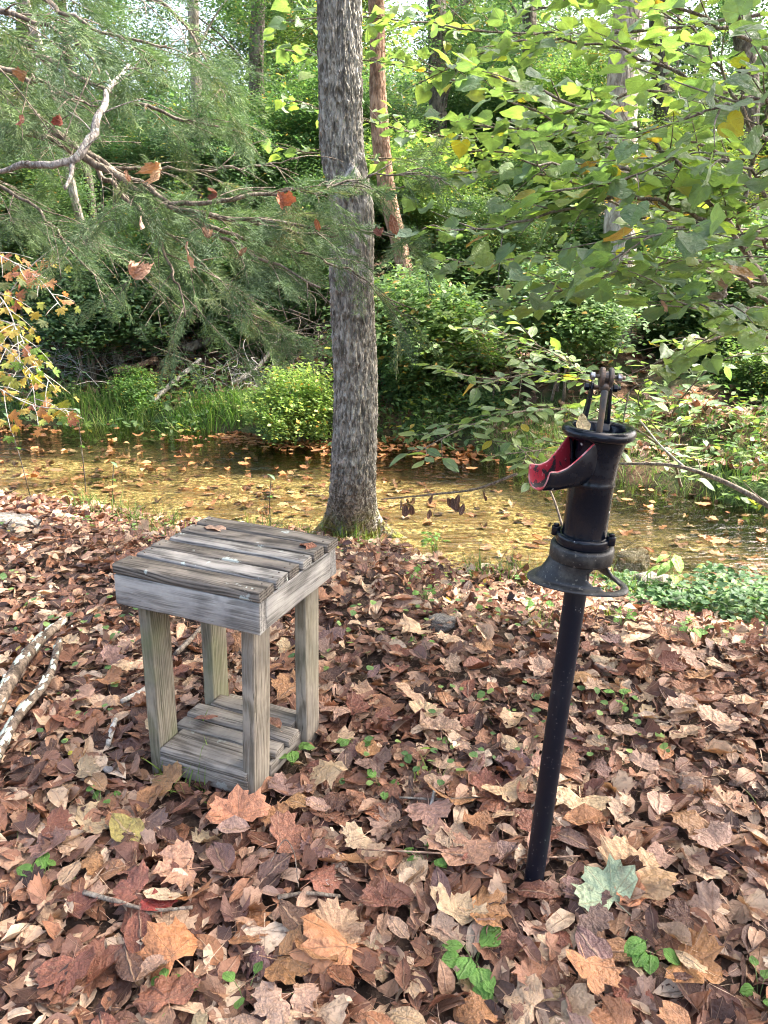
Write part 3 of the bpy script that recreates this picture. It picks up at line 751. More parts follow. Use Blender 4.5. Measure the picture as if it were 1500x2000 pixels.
def local(o_parent, pts): return np.asarray(pts)-np.array(o_parent.location)
tb = on_ground(690, 1042)
T0 = thing('main_tree', 'thick grey furrowed trunk with mossy flared foot at the creek edge', 'tree', tuple(tb-np.array([0,0,.04])))
pth = [tb+[0,0,-.08], P(690,900,4.72), P(693,700,4.50), P(690,520,4.33), P(686,400,4.2), P(668,300,4.12), P(664,150,3.98), P(662,0,3.86), P(655,-300,3.6), P(640,-900,3.2)]
trk = tree_trunk('trunk', local(T0, pth), [.142,.130,.124,.120,.117,.114,.107,.103,.095,.08], M['bark_main'], T0, 230, 980, ridge=.010, flare=1.15, seed=3)
for (a_, l_) in ((205, .34), (250, .22), (300, .24), (345, .30), (120, .3)):
    q = math.radians(a_); c_, s_ = math.cos(q), math.sin(q); gx0, gy0 = tb[0]+c_*(.16+l_), tb[1]+s_*(.16+l_)
    m = MB(); m.tube(local(T0, smooth_path([(tb[0]+c_*.09, tb[1]+s_*.09, tb[2]+.30), (tb[0]+c_*.15, tb[1]+s_*.15, tb[2]+.10), (tb[0]+c_*(.15+l_*.5), tb[1]+s_*(.15+l_*.5), tb[2]+.02), (gx0, gy0, gz(gx0, gy0)-.04)], 16)), [.05,.065,.05,.02], 14, wob=.35, seed=a_)
    m.build('root', M['bark_main'], T0)
kb = MB(); V, F = tube_arr(smooth_path([P(684,380,4.12),P(690,345,4.02),P(686,318,4.02)], 8), [.03,.055,.04,.01], 14, wob=.4, seed=2); kb.add(local(T0, V), F); kb.build('branch_knot', M['bark_main'], T0)

# ------------------------------------------------------------------ foliage clouds, shared by crowns and shrubs
def cloud(n, leaf, clumps, spread, seed, flat=.6, tilt=.6, temps=RH, hollow=.35):
    r = np.random.default_rng(seed)
    d = r.normal(size=(clumps,3)); d /= np.linalg.norm(d, axis=1)[:,None]
    c = d*(hollow+(1-hollow)*r.uniform(0,1,clumps)**.5)[:,None]
    k = r.integers(0, clumps, n); sz = r.uniform(.6,1.4,clumps)
    off = r.normal(size=(n,3)); off[:,2] *= flat
    pos = c[k] + off*spread*sz[k][:,None]
    R = rots(n, tilt=tilt, r=r)
    s = leaf*r.uniform(.6,1.25,n)
    ti = np.clip(r.uniform(0,1,clumps)[k]*.5 + r.uniform(0,.5,n), 0, 1); m = r.uniform(0,1,n) > .97; ti[m] = 1
    return scatter('foliage_cloud', temps, pos, R, s, M['green'], ti, r=r)
clouds = {'near': [cloud(6500, .115, 40, .22, 1+i, hollow=.1) for i in range(4)],
          'fine': [cloud(19000, .052, 110, .15, 11+i, hollow=.1) for i in range(3)],
          'crown': [cloud(5600, .055, 70, .13, 31+i, flat=.5) for i in range(3)],
          'far': [cloud(9000, .060, 90, .11, 21+i, flat=.8) for i in range(2)]}
cloud_me = {k: [o.data for o in v] for k, v in clouds.items()}
for v in clouds.values():
    for o in v: bpy.data.objects.remove(o)
def put_cloud(name, kind, loc, scale, color, parent=None, k=None):
    me = cloud_me[kind][(k if k is not None else random.randrange(99)) % len(cloud_me[kind])]
    o = link(name, me, parent)
    o.location = loc if parent is None else tuple(np.array(loc)-np.array(parent.location))
    o.scale = scale if hasattr(scale, '__len__') else (scale,)*3
    o.rotation_euler = (random.uniform(-.25,.25), random.uniform(-.25,.25), random.uniform(0, 6.28)); o.color = (*color, 1)
    return o
GR = (1.0,1.0,1.0)
# crown of the main tree, above the frame
for (dx, dy, z, s) in [(-.6,.6,6.2,1.9),(-2.2,1.2,6.6,1.8),(.9,-.2,7.2,1.7)]:
    put_cloud('crown', 'fine', (tb[0]+dx, tb[1]+dy, z), s, GR, T0)

def bg_tree(name, label, px_top, px_base, y_base, dist, wpx, mat, crowns, group=None, lean=0, color=GR, kind='crown', limbs=True, seed=0, ridge=.012):
    """a woodland tree: base at distance dist, trunk seen through px_base..px_top"""
    r = ray(px_base, y_base); yb = dist; xb = r[0]/r[1]*dist; zb = gz(xb, yb)
    rt = ray(px_top, 0); yt = dist+lean; xt = rt[0]/rt[1]*yt; zt = CAMH+rt[2]/rt[1]*yt
    dep = dist*cp; rad = wpx/1500*dep/2
    t = thing(name, label, 'tree', (xb, yb, zb-.05), group=group)
    base = np.array([xb, yb, zb-.2]); top = np.array([xt, yt, zt]); d = top-base
    rr = random.Random(seed)
    pts = [base+d*u+np.array([rr.uniform(-.06,.06), 0, 0])*(u > 0) for u in (0,.25,.5,.75,1,1.35,1.8)]
    tree_trunk('trunk', local(t, pts), [rad*1.15, rad*1.02, rad, rad*.95, rad*.85, rad*.7, rad*.4], mat, t, 40, 90, ridge=ridge*.6, flare=.3, seed=seed)
    for k, (dx, dy, z, s) in enumerate(crowns):
        s *= .8
        c = np.array([xb+dx, yb+dy, zb+z])
        u = min(1.5, max(.35, (z-.3*s)/max(.1, d[2])*.85)); a = base+d*u
        m = MB(); m.tube(local(t, smooth_path([a, a*.5+c*.5+[0,0,.1*s], c], 8)), [rad*.35, rad*.15, .01], 7, wob=.2); m.build('limb', mat, t)
        put_cloud('crown', kind, c, (s, s, s*.8), color, t)
    return t
G1, G2, G3, G4 = (1,1,1), (.75,.9,.95), (1.25,1.25,.9), (.55,.7,.75)
bg_tree('woodland_tree', 'large pale grey trunk directly above the pump on the far bank', 1232, 1190, 700, 8.4, 60, M['bark_pale'], [(-1.8,1.2,5.2,1.3),(.6,1.5,5.4,1.3),(2.2,.8,4.2,1.2)], seed=1, color=G3)
bg_tree('woodland_tree', 'slender flaky pinkish trunk just right of the main trunk top', 728, 800, 640, 9.6, 31, M['bark_red'], [(-1.2,.8,5.4,1.2),(.9,.6,5.5,1.1)], seed=2)
bg_tree('woodland_tree', 'straight dark grey trunk between the main trunk and the pump', 850, 862, 640, 13.0, 34, M['bark_dark'], [(-1.6,0,5.6,1.7),(1.6,.6,5.0,1.5),(.2,-.4,3.4,1.1)], seed=3, color=G2)
bg_tree('woodland_tree', 'dark evergreen trunk right of the large pale trunk', 1292, 1300, 640, 13.5, 34, M['bark_dark'], [(-1.0,.5,6.2,1.4),(1.5,0,5.2,1.6),(1.4,-.8,3.0,1.2)], seed=4, color=G4)
bg_tree('woodland_tree', 'pale thin trunk seen through cedar at upper left', 372, 392, 700, 12.5, 21, M['bark_pale'], [(-1.4,.6,5.6,1.5),(1.1,.2,4.6,1.2)], seed=5, color=G2)
bg_tree('woodland_tree', 'dark trunk at the far left behind the maple sapling', 60, 40, 700, 12.0, 34, M['bark_dark'], [(-1.4,0,4.2,1.6),(.9,.3,3.2,1.4),(.3,-.3,5.4,1.4)], seed=6, color=G1)
bg_tree('woodland_tree', 'dark trunk low at left between the vines', 120, 218, 700, 10.2, 17, M['bark_dark'], [(-.8,.6,3.8,1.1),(.7,.5,4.6,1.2)], seed=7, color=G4, lean=1)
bg_tree('woodland_tree', 'leaning pale sunlit trunk low on the far left bank', 60, 238, 735, 9.6, 14, M['bark_pale'], [(-1.2,.8,4.4,1.2)], seed=8, color=G1)
bg_tree('woodland_tree', 'grey trunk hidden in leaves at the right edge', 1450, 1470, 660, 11.5, 36, M['bark_dark'], [(-1.0,.5,4.4,1.3),(1.2,.2,3.4,1.4),(0.2,.2,5.6,1.4)], seed=9, color=G2)
bg_tree('woodland_tree', 'dark background trunk left of the main trunk', 500, 520, 640, 15, 26, M['bark_dark'], [(-1.2,.5,4.4,1.6),(1.0,.2,5.6,1.4),(0.2,.2,3.0,1.3)], seed=10, color=G4)
bg_tree('woodland_tree', 'mid grey trunk far back left of the pump', 1040, 1030, 640, 15.5, 26, M['bark_dark'], [(-1.2,.5,4.9,1.6),(1.0,.2,3.6,1.6),(0.2,.2,6.4,1.3)], seed=12, color=G1)

# unseen tree added off frame at right, crowns placed to shade the near bank
t = thing('shade_tree_added', 'tall tree standing just outside the picture at right, added to shade the near bank', 'tree', (5.0,1.6,-.1))
tree_trunk('trunk', local(t, [(5,1.6,-.2),(4.9,1.7,2),(5.0,1.6,4.5),(4.9,1.8,7)]), [.17,.14,.11,.06], M['bark_dark'], t, 40, 60, ridge=.01, flare=.3, seed=9)
for (x, y, z, s) in [(3.3,5.0,4.9,.85),(3.9,1.4,4.8,1.5),(4.9,2.5,5.0,1.5),(5.6,.9,5.8,1.7),(3.4,2.6,4.6,1.2),(2.9,1.0,4.4,1.1)]:
    put_cloud('crown', 'near', (x, y, z), s, GR, t)

# unseen trees added behind the camera, spaced to shape the pump's reflected highlight
for (x, y, lb) in [(-5.2,-8.5,'tree behind the photographer on the left, added unseen for the pump highlight'),(5.4,-9.0,'tree behind the photographer on the right, added unseen for the pump highlight'),(-9.5,-3.5,'tree on the near bank far to the left, added unseen for the pump highlight')]:
    t = thing('rear_tree_added', lb, 'tree', (x, y, -.1))
    tree_trunk('trunk', local(t, [(x,y,-.2),(x+.1,y,2),(x,y,4.5),(x+.1,y,7)]), [.17,.14,.11,.06], M['bark_dark'], t, 30, 50, ridge=.01, flare=.3, seed=4)
    for (dx, dy, z, s) in [(-.6,0,1.9,1.3),(.7,.3,3.2,1.6),(-.4,-.4,4.8,1.7)]: put_cloud('crown', 'near', (x+dx, y+dy, z), s, GR, t)

# distant woods: one mass of trees further up the slope
def woods():
    r = np.random.default_rng(77); objs = []
    root = bpy.data.objects.new('distant_woods', None); COL.objects.link(root)
    tag(root, 'distant leafy woods closing the view behind the far bank', 'woods', kind='stuff')
    m = MB()
    for k in range(34):
        y = r.uniform(17, 34); x = r.uniform(-.75, .75)*y; z = gz(x, y)
        h = y*(.26 if k % 9 == 0 else .13)*r.uniform(.7,1.15)
        m.tube([(x,y,z-.2),(x+r.normal(0,.15),y,z+h*.5),(x+r.normal(0,.3),y,z+h*1.2)], [.16*r.uniform(.5,1.2),.1,.05], 8)
        for q in range(3):
            col = [G1,G2,G4,G3][r.integers(0,4)]
            put_cloud('crown', 'far', (x+r.normal(0,1.0), y+r.normal(0,.8), z+h*r.uniform(.08,1.0)), r.uniform(1.6,2.5), col, root)
    m.build('trunk', M['bark_dark'], root)
woods()

# understory shrubs on the far bank
def shrub(label, px, py, dist, s, color, kind='near', n=3, group=None, name='shrub', zoff=0., stems=4, mat='bark_twig', sq=.85):
    r = ray(px, py); x = r[0]/r[1]*dist; zc = CAMH+r[2]/r[1]*dist; zb = gz(x, dist)
    t = thing(name, label, 'shrub', (x, dist, zb-.02), group=group)
    m = MB()
    for k in range(stems):
        a = random.uniform(0, 6.28); b = random.uniform(.2,.7)*s
        m.tube(local(t, smooth_path([(x+.1*math.cos(a), dist+.1*math.sin(a), zb-.05), (x+.3*b*math.cos(a), dist+.3*b*math.sin(a), (zb+zc)/2), (x+b*math.cos(a), dist+b*math.sin(a), max(zc, zb+.2)+random.uniform(-.2,.5)*s)], 9)), [.018*s+.006,.010,.004], 6)
    m.build('stem', M[mat], t)
    for k in range(n):
        o = put_cloud('foliage', kind, (x+random.uniform(-.55,.55)*s*(k > 0), dist+random.uniform(-.4,.4)*s*(k > 0), zc+random.uniform(-.35,.35)*s*(k > 0)), (s*random.uniform(.75,1), s*random.uniform(.75,1), s*sq*random.uniform(.7,1)), color, t)
    return t
SH = [  # sunlit and shaded looks are put into these leaf colours
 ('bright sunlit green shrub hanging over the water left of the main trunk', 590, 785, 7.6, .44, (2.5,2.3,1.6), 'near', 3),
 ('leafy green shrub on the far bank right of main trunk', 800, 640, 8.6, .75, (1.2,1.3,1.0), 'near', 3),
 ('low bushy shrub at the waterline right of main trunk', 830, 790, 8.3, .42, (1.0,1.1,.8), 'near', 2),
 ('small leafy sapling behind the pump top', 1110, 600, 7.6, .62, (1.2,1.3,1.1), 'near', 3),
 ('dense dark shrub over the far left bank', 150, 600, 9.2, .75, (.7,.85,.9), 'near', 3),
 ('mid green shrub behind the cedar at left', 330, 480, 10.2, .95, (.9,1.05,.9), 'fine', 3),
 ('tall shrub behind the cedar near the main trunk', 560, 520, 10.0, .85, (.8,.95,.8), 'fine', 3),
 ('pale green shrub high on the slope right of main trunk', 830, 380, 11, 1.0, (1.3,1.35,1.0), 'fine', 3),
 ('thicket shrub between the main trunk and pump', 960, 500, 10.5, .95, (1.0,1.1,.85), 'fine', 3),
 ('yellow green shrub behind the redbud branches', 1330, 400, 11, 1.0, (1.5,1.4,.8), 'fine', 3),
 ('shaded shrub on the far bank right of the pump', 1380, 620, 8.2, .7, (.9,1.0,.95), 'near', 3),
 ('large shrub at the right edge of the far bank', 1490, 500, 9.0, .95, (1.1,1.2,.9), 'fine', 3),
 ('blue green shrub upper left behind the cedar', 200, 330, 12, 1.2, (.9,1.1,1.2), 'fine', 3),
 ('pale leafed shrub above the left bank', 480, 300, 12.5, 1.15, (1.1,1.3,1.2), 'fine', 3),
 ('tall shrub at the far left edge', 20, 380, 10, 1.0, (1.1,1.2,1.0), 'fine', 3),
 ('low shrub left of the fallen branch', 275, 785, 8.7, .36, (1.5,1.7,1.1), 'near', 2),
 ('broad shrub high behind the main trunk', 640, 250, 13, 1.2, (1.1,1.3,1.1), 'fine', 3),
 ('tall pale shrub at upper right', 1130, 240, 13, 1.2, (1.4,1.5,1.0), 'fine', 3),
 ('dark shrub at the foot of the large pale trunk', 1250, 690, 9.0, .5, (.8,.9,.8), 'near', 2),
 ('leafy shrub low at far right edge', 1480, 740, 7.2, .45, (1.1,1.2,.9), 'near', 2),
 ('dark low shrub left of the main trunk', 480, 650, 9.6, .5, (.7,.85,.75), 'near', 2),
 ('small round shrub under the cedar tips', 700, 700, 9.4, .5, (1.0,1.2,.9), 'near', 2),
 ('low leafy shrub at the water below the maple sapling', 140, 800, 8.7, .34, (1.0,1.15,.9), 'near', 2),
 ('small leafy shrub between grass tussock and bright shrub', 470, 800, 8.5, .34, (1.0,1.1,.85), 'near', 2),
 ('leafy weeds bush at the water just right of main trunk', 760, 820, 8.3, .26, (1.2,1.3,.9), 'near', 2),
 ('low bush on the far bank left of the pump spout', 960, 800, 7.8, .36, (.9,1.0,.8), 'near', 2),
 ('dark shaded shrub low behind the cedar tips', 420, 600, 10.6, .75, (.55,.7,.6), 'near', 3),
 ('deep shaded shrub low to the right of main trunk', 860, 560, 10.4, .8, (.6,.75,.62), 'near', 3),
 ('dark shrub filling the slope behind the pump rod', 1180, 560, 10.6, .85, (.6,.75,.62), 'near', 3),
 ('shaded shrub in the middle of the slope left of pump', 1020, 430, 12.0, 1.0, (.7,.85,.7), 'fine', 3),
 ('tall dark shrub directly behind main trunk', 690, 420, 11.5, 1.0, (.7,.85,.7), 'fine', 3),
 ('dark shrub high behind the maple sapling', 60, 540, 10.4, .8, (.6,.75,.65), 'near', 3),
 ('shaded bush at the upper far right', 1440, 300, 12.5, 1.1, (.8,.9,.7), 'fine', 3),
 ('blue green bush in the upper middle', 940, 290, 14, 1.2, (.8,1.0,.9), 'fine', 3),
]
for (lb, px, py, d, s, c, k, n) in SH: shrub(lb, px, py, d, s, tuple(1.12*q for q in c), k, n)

# ------------------------------------------------------------------ branches with leaves
def grow(path, n=30): return smooth_path(path, n)
def twig_set(paths, every, length, r, spread=.9, droop=0., up=.15, start=.1):
    """side twigs for a list of smoothed branch paths"""
    out = []
    for p in paths:
        seg = np.linalg.norm(np.diff(p, axis=0), axis=1); L = seg.sum(); k = max(1, int(L*(1-start)/every)); side = 1
        for q in range(k):
            u = start + (1-start)*(q+r.uniform(.2,.8))/k; i = min(len(p)-2, int(u*(len(p)-1)))
            T = p[i+1]-p[i]; T /= np.linalg.norm(T)+1e-9; S = np.cross(T, [0,0,1]); S /= np.linalg.norm(S)+1e-9; side = -side
            d = T*r.uniform(.4,.9) + S*side*r.uniform(.4,spread) + np.array([0,0,up+r.normal(0,.18)]); d /= np.linalg.norm(d)
            l = length*r.uniform(.5,1.2)*(1-.45*u)
            a = p[i]; b = a+d*l*.5+[0,0,-droop*l*.1]; c = a+d*l+np.array([0,0,-droop*l*.45])+r.normal(0,.05,3)*l
            out.append(smooth_path([a, b, c], 7))
    return out
def leaves_on(paths, every, size, r, droop=.35, start=.15, jitter=.5, both=True):
    pos, d, s = [], [], []
    for p in paths:
        seg = np.linalg.norm(np.diff(p, axis=0), axis=1); cum = np.r_[0, np.cumsum(seg)]; L = cum[-1]
        k = max(2, int(L*(1-start)/every)); side = 1
        for q in range(k+1):
            t = L*(start+(1-start)*q/k); i = min(len(p)-2, np.searchsorted(cum, t, side='right')-1); u = (t-cum[i])/(seg[i]+1e-9)
            a = p[i]*(1-u)+p[i+1]*u; T = (p[i+1]-p[i])/(seg[i]+1e-9); S = np.cross(T, [0,0,1]); S /= np.linalg.norm(S)+1e-9; side = -side
            dd = T*.5+S*side*(.9 if q < k else .1)+r.normal(0, jitter*.4, 3)+np.array([0,0,-droop])
            sz = size*r.uniform(.6,1.2); dd /= np.linalg.norm(dd)
            pos.append(a+dd*sz*.55); d.append(dd); s.append(sz)
    return np.array(pos), np.array(d), np.array(s)

# redbud: trunk just outside the right edge, branches sweeping left over the creek
r1 = np.random.default_rng(501)
RB = thing('redbud_tree', 'redbud with big heart shaped leaves reaching in from the right', 'tree', (2.3, 2.9, gz(2.3,2.9)-.03))
stem_top = P(1500,560,3.2)
m = MB(); m.tube(local(RB, smooth_path([(2.3,2.9,-.2),(2.05,3.0,.5),(1.85,3.05,1.0), P(1510,580,3.2)], 20)), [.05,.042,.036,.03], 12, wob=.15); m.build('trunk', M['bark_twig'], RB)
A0 = P(1500,560,3.2)
RBP = [
 ([A0, P(1440,450,3.15), P(1370,380,3.0), P(1290,345,2.9), P(1180,330,2.8), P(1015,320,2.6)], [.020,.015,.012,.009,.004]),
 ([A0, P(1440,470,3.1), P(1400,420,3.0), P(1310,300,2.9), P(1200,235,2.8), P(1080,190,2.7), P(930,130,2.6)], [.018,.013,.010,.008,.004]),
 ([P(1440,450,3.15), P(1350,420,2.9), P(1230,385,2.8), P(1100,410,2.75), P(980,440,2.7), P(850,450,2.65)], [.013,.010,.007,.004]),
 ([P(1440,450,3.1), P(1470,320,3.0), P(1440,200,2.9), P(1380,90,2.8), P(1290,10,2.7)], [.015,.010,.007,.004]),
 ([P(1470,320,3.0), P(1500,200,2.7), P(1540,40,2.5)], [.010,.006,.004]),
 ([P(1510,600,3.2), P(1420,520,3.0), P(1330,515,2.9), P(1230,525,2.8), P(1120,560,2.7), P(1010,600,2.7)], [.012,.009,.006,.003]),
 ([P(1560,520,3.0), P(1480,470,2.6), P(1380,440,2.4), P(1260,470,2.3), P(1150,520,2.3)], [.010,.007,.005,.003]),
 ([P(1530,660,3.4), P(1430,650,3.3), P(1330,690,3.25), P(1240,760,3.2), P(1180,800,3.2)], [.012,.009,.006,.003]),
 ([P(1540,420,3.6), P(1400,300,3.6), P(1230,260,3.5), P(1040,260,3.4), P(880,240,3.4)], [.014,.010,.007,.004]),
 ([P(1540,300,3.8), P(1350,160,3.7), P(1180,90,3.7), P(980,90,3.6), P(820,160,3.6)], [.014,.010,.007,.004]),
 ([P(1540,120,3.4), P(1380,40,3.2), P(1220,-20,3.1), P(1050,20,3.0)], [.014,.010,.006,.004]),
 ([P(1540,480,3.9), P(1330,420,3.9), P(1100,350,3.8), P(900,340,3.7), P(780,370,3.7)], [.014,.010,.007,.004]),
 ([P(1560,260,2.3), P(1500,190,2.1), P(1430,200,2.05), P(1330,230,2.0)], [.008,.006,.003]),
 ([P(1560,620,2.7), P(1470,600,2.5), P(1380,600,2.4), P(1290,570,2.35)], [.009,.006,.003]),
 ([P(1540,380,4.2), P(1300,330,4.2), P(1000,200,4.3), P(760,120,4.4), P(560,100,4.5)], [.014,.010,.007,.004]),
 ([P(1540,200,4.4), P(1250,180,4.5), P(950,270,4.6), P(760,250,4.7), P(560,190,4.7)], [.014,.010,.007,.004]),
 ([P(1540,460,4.6), P(1250,420,4.6), P(1000,300,4.7), P(780,310,4.8), P(540,290,4.8)], [.014,.010,.007,.004]),
 ([P(1540,20,4.0), P(1250,60,4.1), P(950,60,4.2), P(700,30,4.2), P(560,40,4.2)], [.014,.010,.007,.004]),
 ([P(1560,420,2.9), P(1450,330,2.7), P(1330,310,2.6), P(1180,360,2.5), P(1060,380,2.5)], [.010,.007,.005,.003]),
 ([P(1540,560,4.0), P(1300,520,4.0), P(1050,500,4.0), P(860,520,4.0)], [.012,.009,.006,.004]),
]
rb_paths = []
for pts, rad in RBP:
    p = smooth_path(np.array(pts)+0, 40)
    p[3:] += .012*np.stack([noise(np.arange(37)*.5, i+len(rb_paths)*3, 0, 9) for i in range(3)], 1); rb_paths.append(p)
    tw = twig_set([p], .085, .42, r1, droop=.2, up=.08)
    m = MB(); m.tube(local(RB, p), [q*.72 for q in rad], 9, wob=.15)
    for q in tw: m.tube(local(RB, q), [.0035,.0022,.0012], 5)
    m.build('branch', M['bark_twig'], RB); rb_paths[-1] = (p, tw)
L_pos, L_d, L_s = [], [], []
for k, (p, tw) in enumerate(rb_paths):
    for pp, st_ in ((tw, .2), ([p], .55)):
        a, b_, c = leaves_on(pp, .050, .132, r1, droop=.15, start=st_); L_pos.append(a); L_d.append(b_); L_s.append(c)
L_pos = np.concatenate(L_pos); L_d = np.concatenate(L_d); L_s = np.concatenate(L_s)
nrm = np.array([0,0,1.0])[None]+r1.normal(0,.38,(len(L_pos),3)); L_R = frames(L_d, nrm)
# leave the view to the pump clear
def project(p):
    v = p-np.array([0,0,CAMH]); dep = v[:,1]*cp-v[:,2]*sp; up = v[:,1]*sp+v[:,2]*cp
    return 750+v[:,0]/dep*1500, 1000-up/dep*1500, dep
u_, v_, d_ = project(L_pos)
keep = ~((v_ > 690) & (u_ > 1000) & (u_ < 1290)) & (r1.uniform(0,1,len(u_)) < np.interp(u_, [600,800,1000,1150],[.6,.75,.9,1.0]))
L_pos, L_R, L_s, u_, v_, d_ = [q[keep] for q in (L_pos, L_R, L_s, u_, v_, d_)]
inside = (u_ > -20) & (u_ < 1520) & (v_ > -20) & (v_ < 1000)
order = np.argsort(-(L_s/d_)*inside); near, rest = order[:290], order[290:]
RBC = [(.15,.24,.155),(.18,.27,.165),(.20,.30,.15),(.23,.33,.13),(.17,.26,.18),(.27,.36,.13),(.36,.32,.07),(.33,.19,.09)]
me_h = [tmesh('heart_leaf', t_, M['redbud_one']) for t_ in HT]
for i in near:
    o = link('leaf', me_h[r1.integers(0,5)], RB)
    mt = Matrix(L_R[i].tolist()).to_4x4(); mt.translation = Vector(L_pos[i]-np.array(RB.location))
    o.matrix_basis = mt @ Matrix.Scale(float(L_s[i]), 4)
    o.color = (*RBC[int(r1.choice(8, p=[.22,.24,.21,.14,.12,.04,.015,.015]))], 1)
scatter('leaves', HT_LO, L_pos[rest]-np.array(RB.location), L_R[rest], L_s[rest], M['redbud'], parent=RB, r=r1)
print('redbud leaves', len(L_pos))

# low beech branch behind the pump reaching left over the water
r2 = np.random.default_rng(77)
BB = thing('beech_sapling', 'low sapling spreading flat sprays of pointed leaves behind the pump', 'sapling', tuple(G(1330,950,-.2)))
bloc = np.array(BB.location)
paths = [[bloc, P(1300,880,5.0), P(1200,820,4.6), P(1050,800,4.3), P(920,830,4.1), P(800,890,4.0)],
         [P(1300,880,5.0), P(1180,760,4.8), P(1050,730,4.5), P(950,740,4.4), P(860,720,4.4)],
         [P(1250,850,4.9), P(1150,860,4.5), P(1050,880,4.2), P(950,890,4.1)],
         [P(1300,880,5.0), P(1330,780,4.6), P(1420,700,4.4), P(1500,690,4.3)],
         [P(1300,860,5.0), P(1250,760,4.5), P(1290,700,4.3), P(1370,660,4.2)],
         [P(1180,760,4.8), P(1080,690,4.9), P(980,650,5.0), P(900,640,5.1)]]
pos=[];dd=[];ss=[]
for k, q in enumerate(paths):
    p = smooth_path(q, 30); tw = twig_set([p], .07, .38, r2, droop=.1, up=.05)
    m = MB(); m.tube(local(BB, p), [.012,.008,.005,.003] if k == 0 else [.007,.005,.003], 7, wob=.1)
    for w_ in tw: m.tube(local(BB, w_), [.003,.0015], 4)
    m.build('branch', M['bark_twig'], BB)
    a, b_, c = leaves_on(tw, .045, .10, r2, droop=.1); pos.append(a); dd.append(b_); ss.append(c)
pos=np.concatenate(pos); dd=np.concatenate(dd); ss=np.concatenate(ss)
scatter('leaves', OVG, local(BB, pos), frames(dd, np.array([0,0,1.])[None]+r2.normal(0,.3,(len(pos),3))), ss*1.1, M['redbud'], parent=BB, r=r2)

# maple sapling at the left edge
r3 = np.random.default_rng(5)
MT = thing('maple_sapling', 'maple sapling turning yellow and pink at the left edge above the creek', 'sapling', (-3.3, 5.2, gz(-3.3,5.2)-.05))
paths = [[(-3.3,5.2,-.3), P(-60,700,5.2), P(0,600,5.0), P(60,520,4.9), P(110,480,4.8)],
         [P(-60,620,5.1), P(30,640,4.9), P(60,700,4.8), P(110,760,4.7)],
         [P(-60,660,5.0), P(10,680,4.8), P(60,740,4.7), P(70,800,4.6)],
         [P(-80,500,5.0), P(0,500,4.8), P(70,540,4.8), P(120,600,4.7)],
         [P(-60,720,4.8), P(0,760,4.6), P(60,790,4.6), P(150,800,4.6)],
         [P(-60,560,4.8), P(0,580,4.6), P(30,640,4.5), P(40,720,4.5)]]
pos=[];dd=[];ss=[]; tints=[]
for k, q in enumerate(paths):
    p = smooth_path(q, 24); tw = twig_set([p], .09, .28, r3, droop=.6, up=0)
    m = MB(); m.tube(local(MT, p), [.014,.009,.005,.003] if k == 0 else [.006,.004,.002], 7, wob=.1)
    for w_ in tw: m.tube(local(MT, w_), [.0028,.0015], 4)
    m.build('branch', M['bark_grey'], MT)
    a, b_, c = leaves_on(tw, .05, .10, r3, droop=.8, start=.1); pos.append(a); dd.append(b_); ss.append(c)
    tints.append(np.clip(r3.normal(.75 if k in (0,3) else .35, .22, len(a)), 0, 1))
pos=np.concatenate(pos); dd=np.concatenate(dd); ss=np.concatenate(ss); tints=np.concatenate(tints)
nr = np.array([.1,-.5,.8])[None]+r3.normal(0,.45,(len(pos),3)); RR = frames(dd, nr)
u_, v_, d_ = project(pos); order = np.argsort(-(ss/d_)*((u_ > 0) & (v_ > 400))); near, rest = order[:200], order[200:]
MC = [(.16,.30,.06),(.32,.38,.09),(.50,.40,.10),(.50,.26,.13),(.42,.18,.13),(.22,.28,.14)]
me_m = [tmesh('maple_leaf', t_, M['leaf_single']) for t_ in MP]
M['maple_one'] = leaf_mat('maple_leaf', None, .4, veincol=(.5,.5,.25), tcol=(1.3,1.2,.5), mott=.3, objcol=True, space='obj', nscale=5)
for me in me_m: me.materials[0] = M['maple_one']
for i in near:
    o = link('leaf', me_m[r3.integers(0,4)], MT); mt = Matrix(RR[i].tolist()).to_4x4(); mt.translation = Vector(local(MT, pos[i]))
    o.matrix_basis = mt @ Matrix.Scale(float(ss[i]*.92), 4); o.color = (*MC[min(5, int(tints[i]*5.99))], 1)
scatter('leaves', MP, local(MT, pos[rest]), RR[rest], ss[rest]*.92, M['maple'], tints[rest], parent=MT, r=r3)

# ------------------------------------------------------------------ red cedar: branches from the upper left
def cedar_spray(seed):
    r = np.random.default_rng(seed); V=[]; F=[]
    def blade(a, b, w):
        d = b-a; n = np.cross(d, r.normal(size=3)); n /= np.linalg.norm(n)+1e-9; k = len(V)
        V.extend([a-n*w, a+n*w, b]); F.append((k, k+1, k+2))
    L = 1.0; pts = smooth_path([(0,0,0),(.05*r.normal(),.5,-.03),(.1*r.normal(),1.0,-.16)], 14)
    for i in range(13):
        blade(pts[i], pts[i+1]+(pts[i+1]-pts[i])*.2, .012); 
        if i < 1: continue
        for s in (-1, 1):
            d = np.array([s*r.uniform(.6,1.0), r.uniform(.7,1.2), r.uniform(-.35,.25)]); d /= np.linalg.norm(d)
            l = r.uniform(.28,.46)*(1-.55*i/13); e_ = pts[i]+d*l; blade(pts[i], e_, .010)
            for q in range(5):
                t = .2+.18*q; a = pts[i]+d*l*t; s2 = 1 if q % 2 else -1
                d2 = d*.9+np.array([-d[1],d[0],0])*s2*.6+r.normal(0,.18,3); d2 /= np.linalg.norm(d2)
                blade(a, a+d2*r.uniform(.09,.16), .0085)
    return np.array(V), np.array(F, int), np.zeros(len(V))
CS = [cedar_spray(i) for i in range(6)]
r4 = np.random.default_rng(909)
CD = thing('cedar_tree', 'red cedar with feathery drooping green branches filling the upper left', 'tree', (-2.6,2.4,gz(-2.6,2.4)-.03))
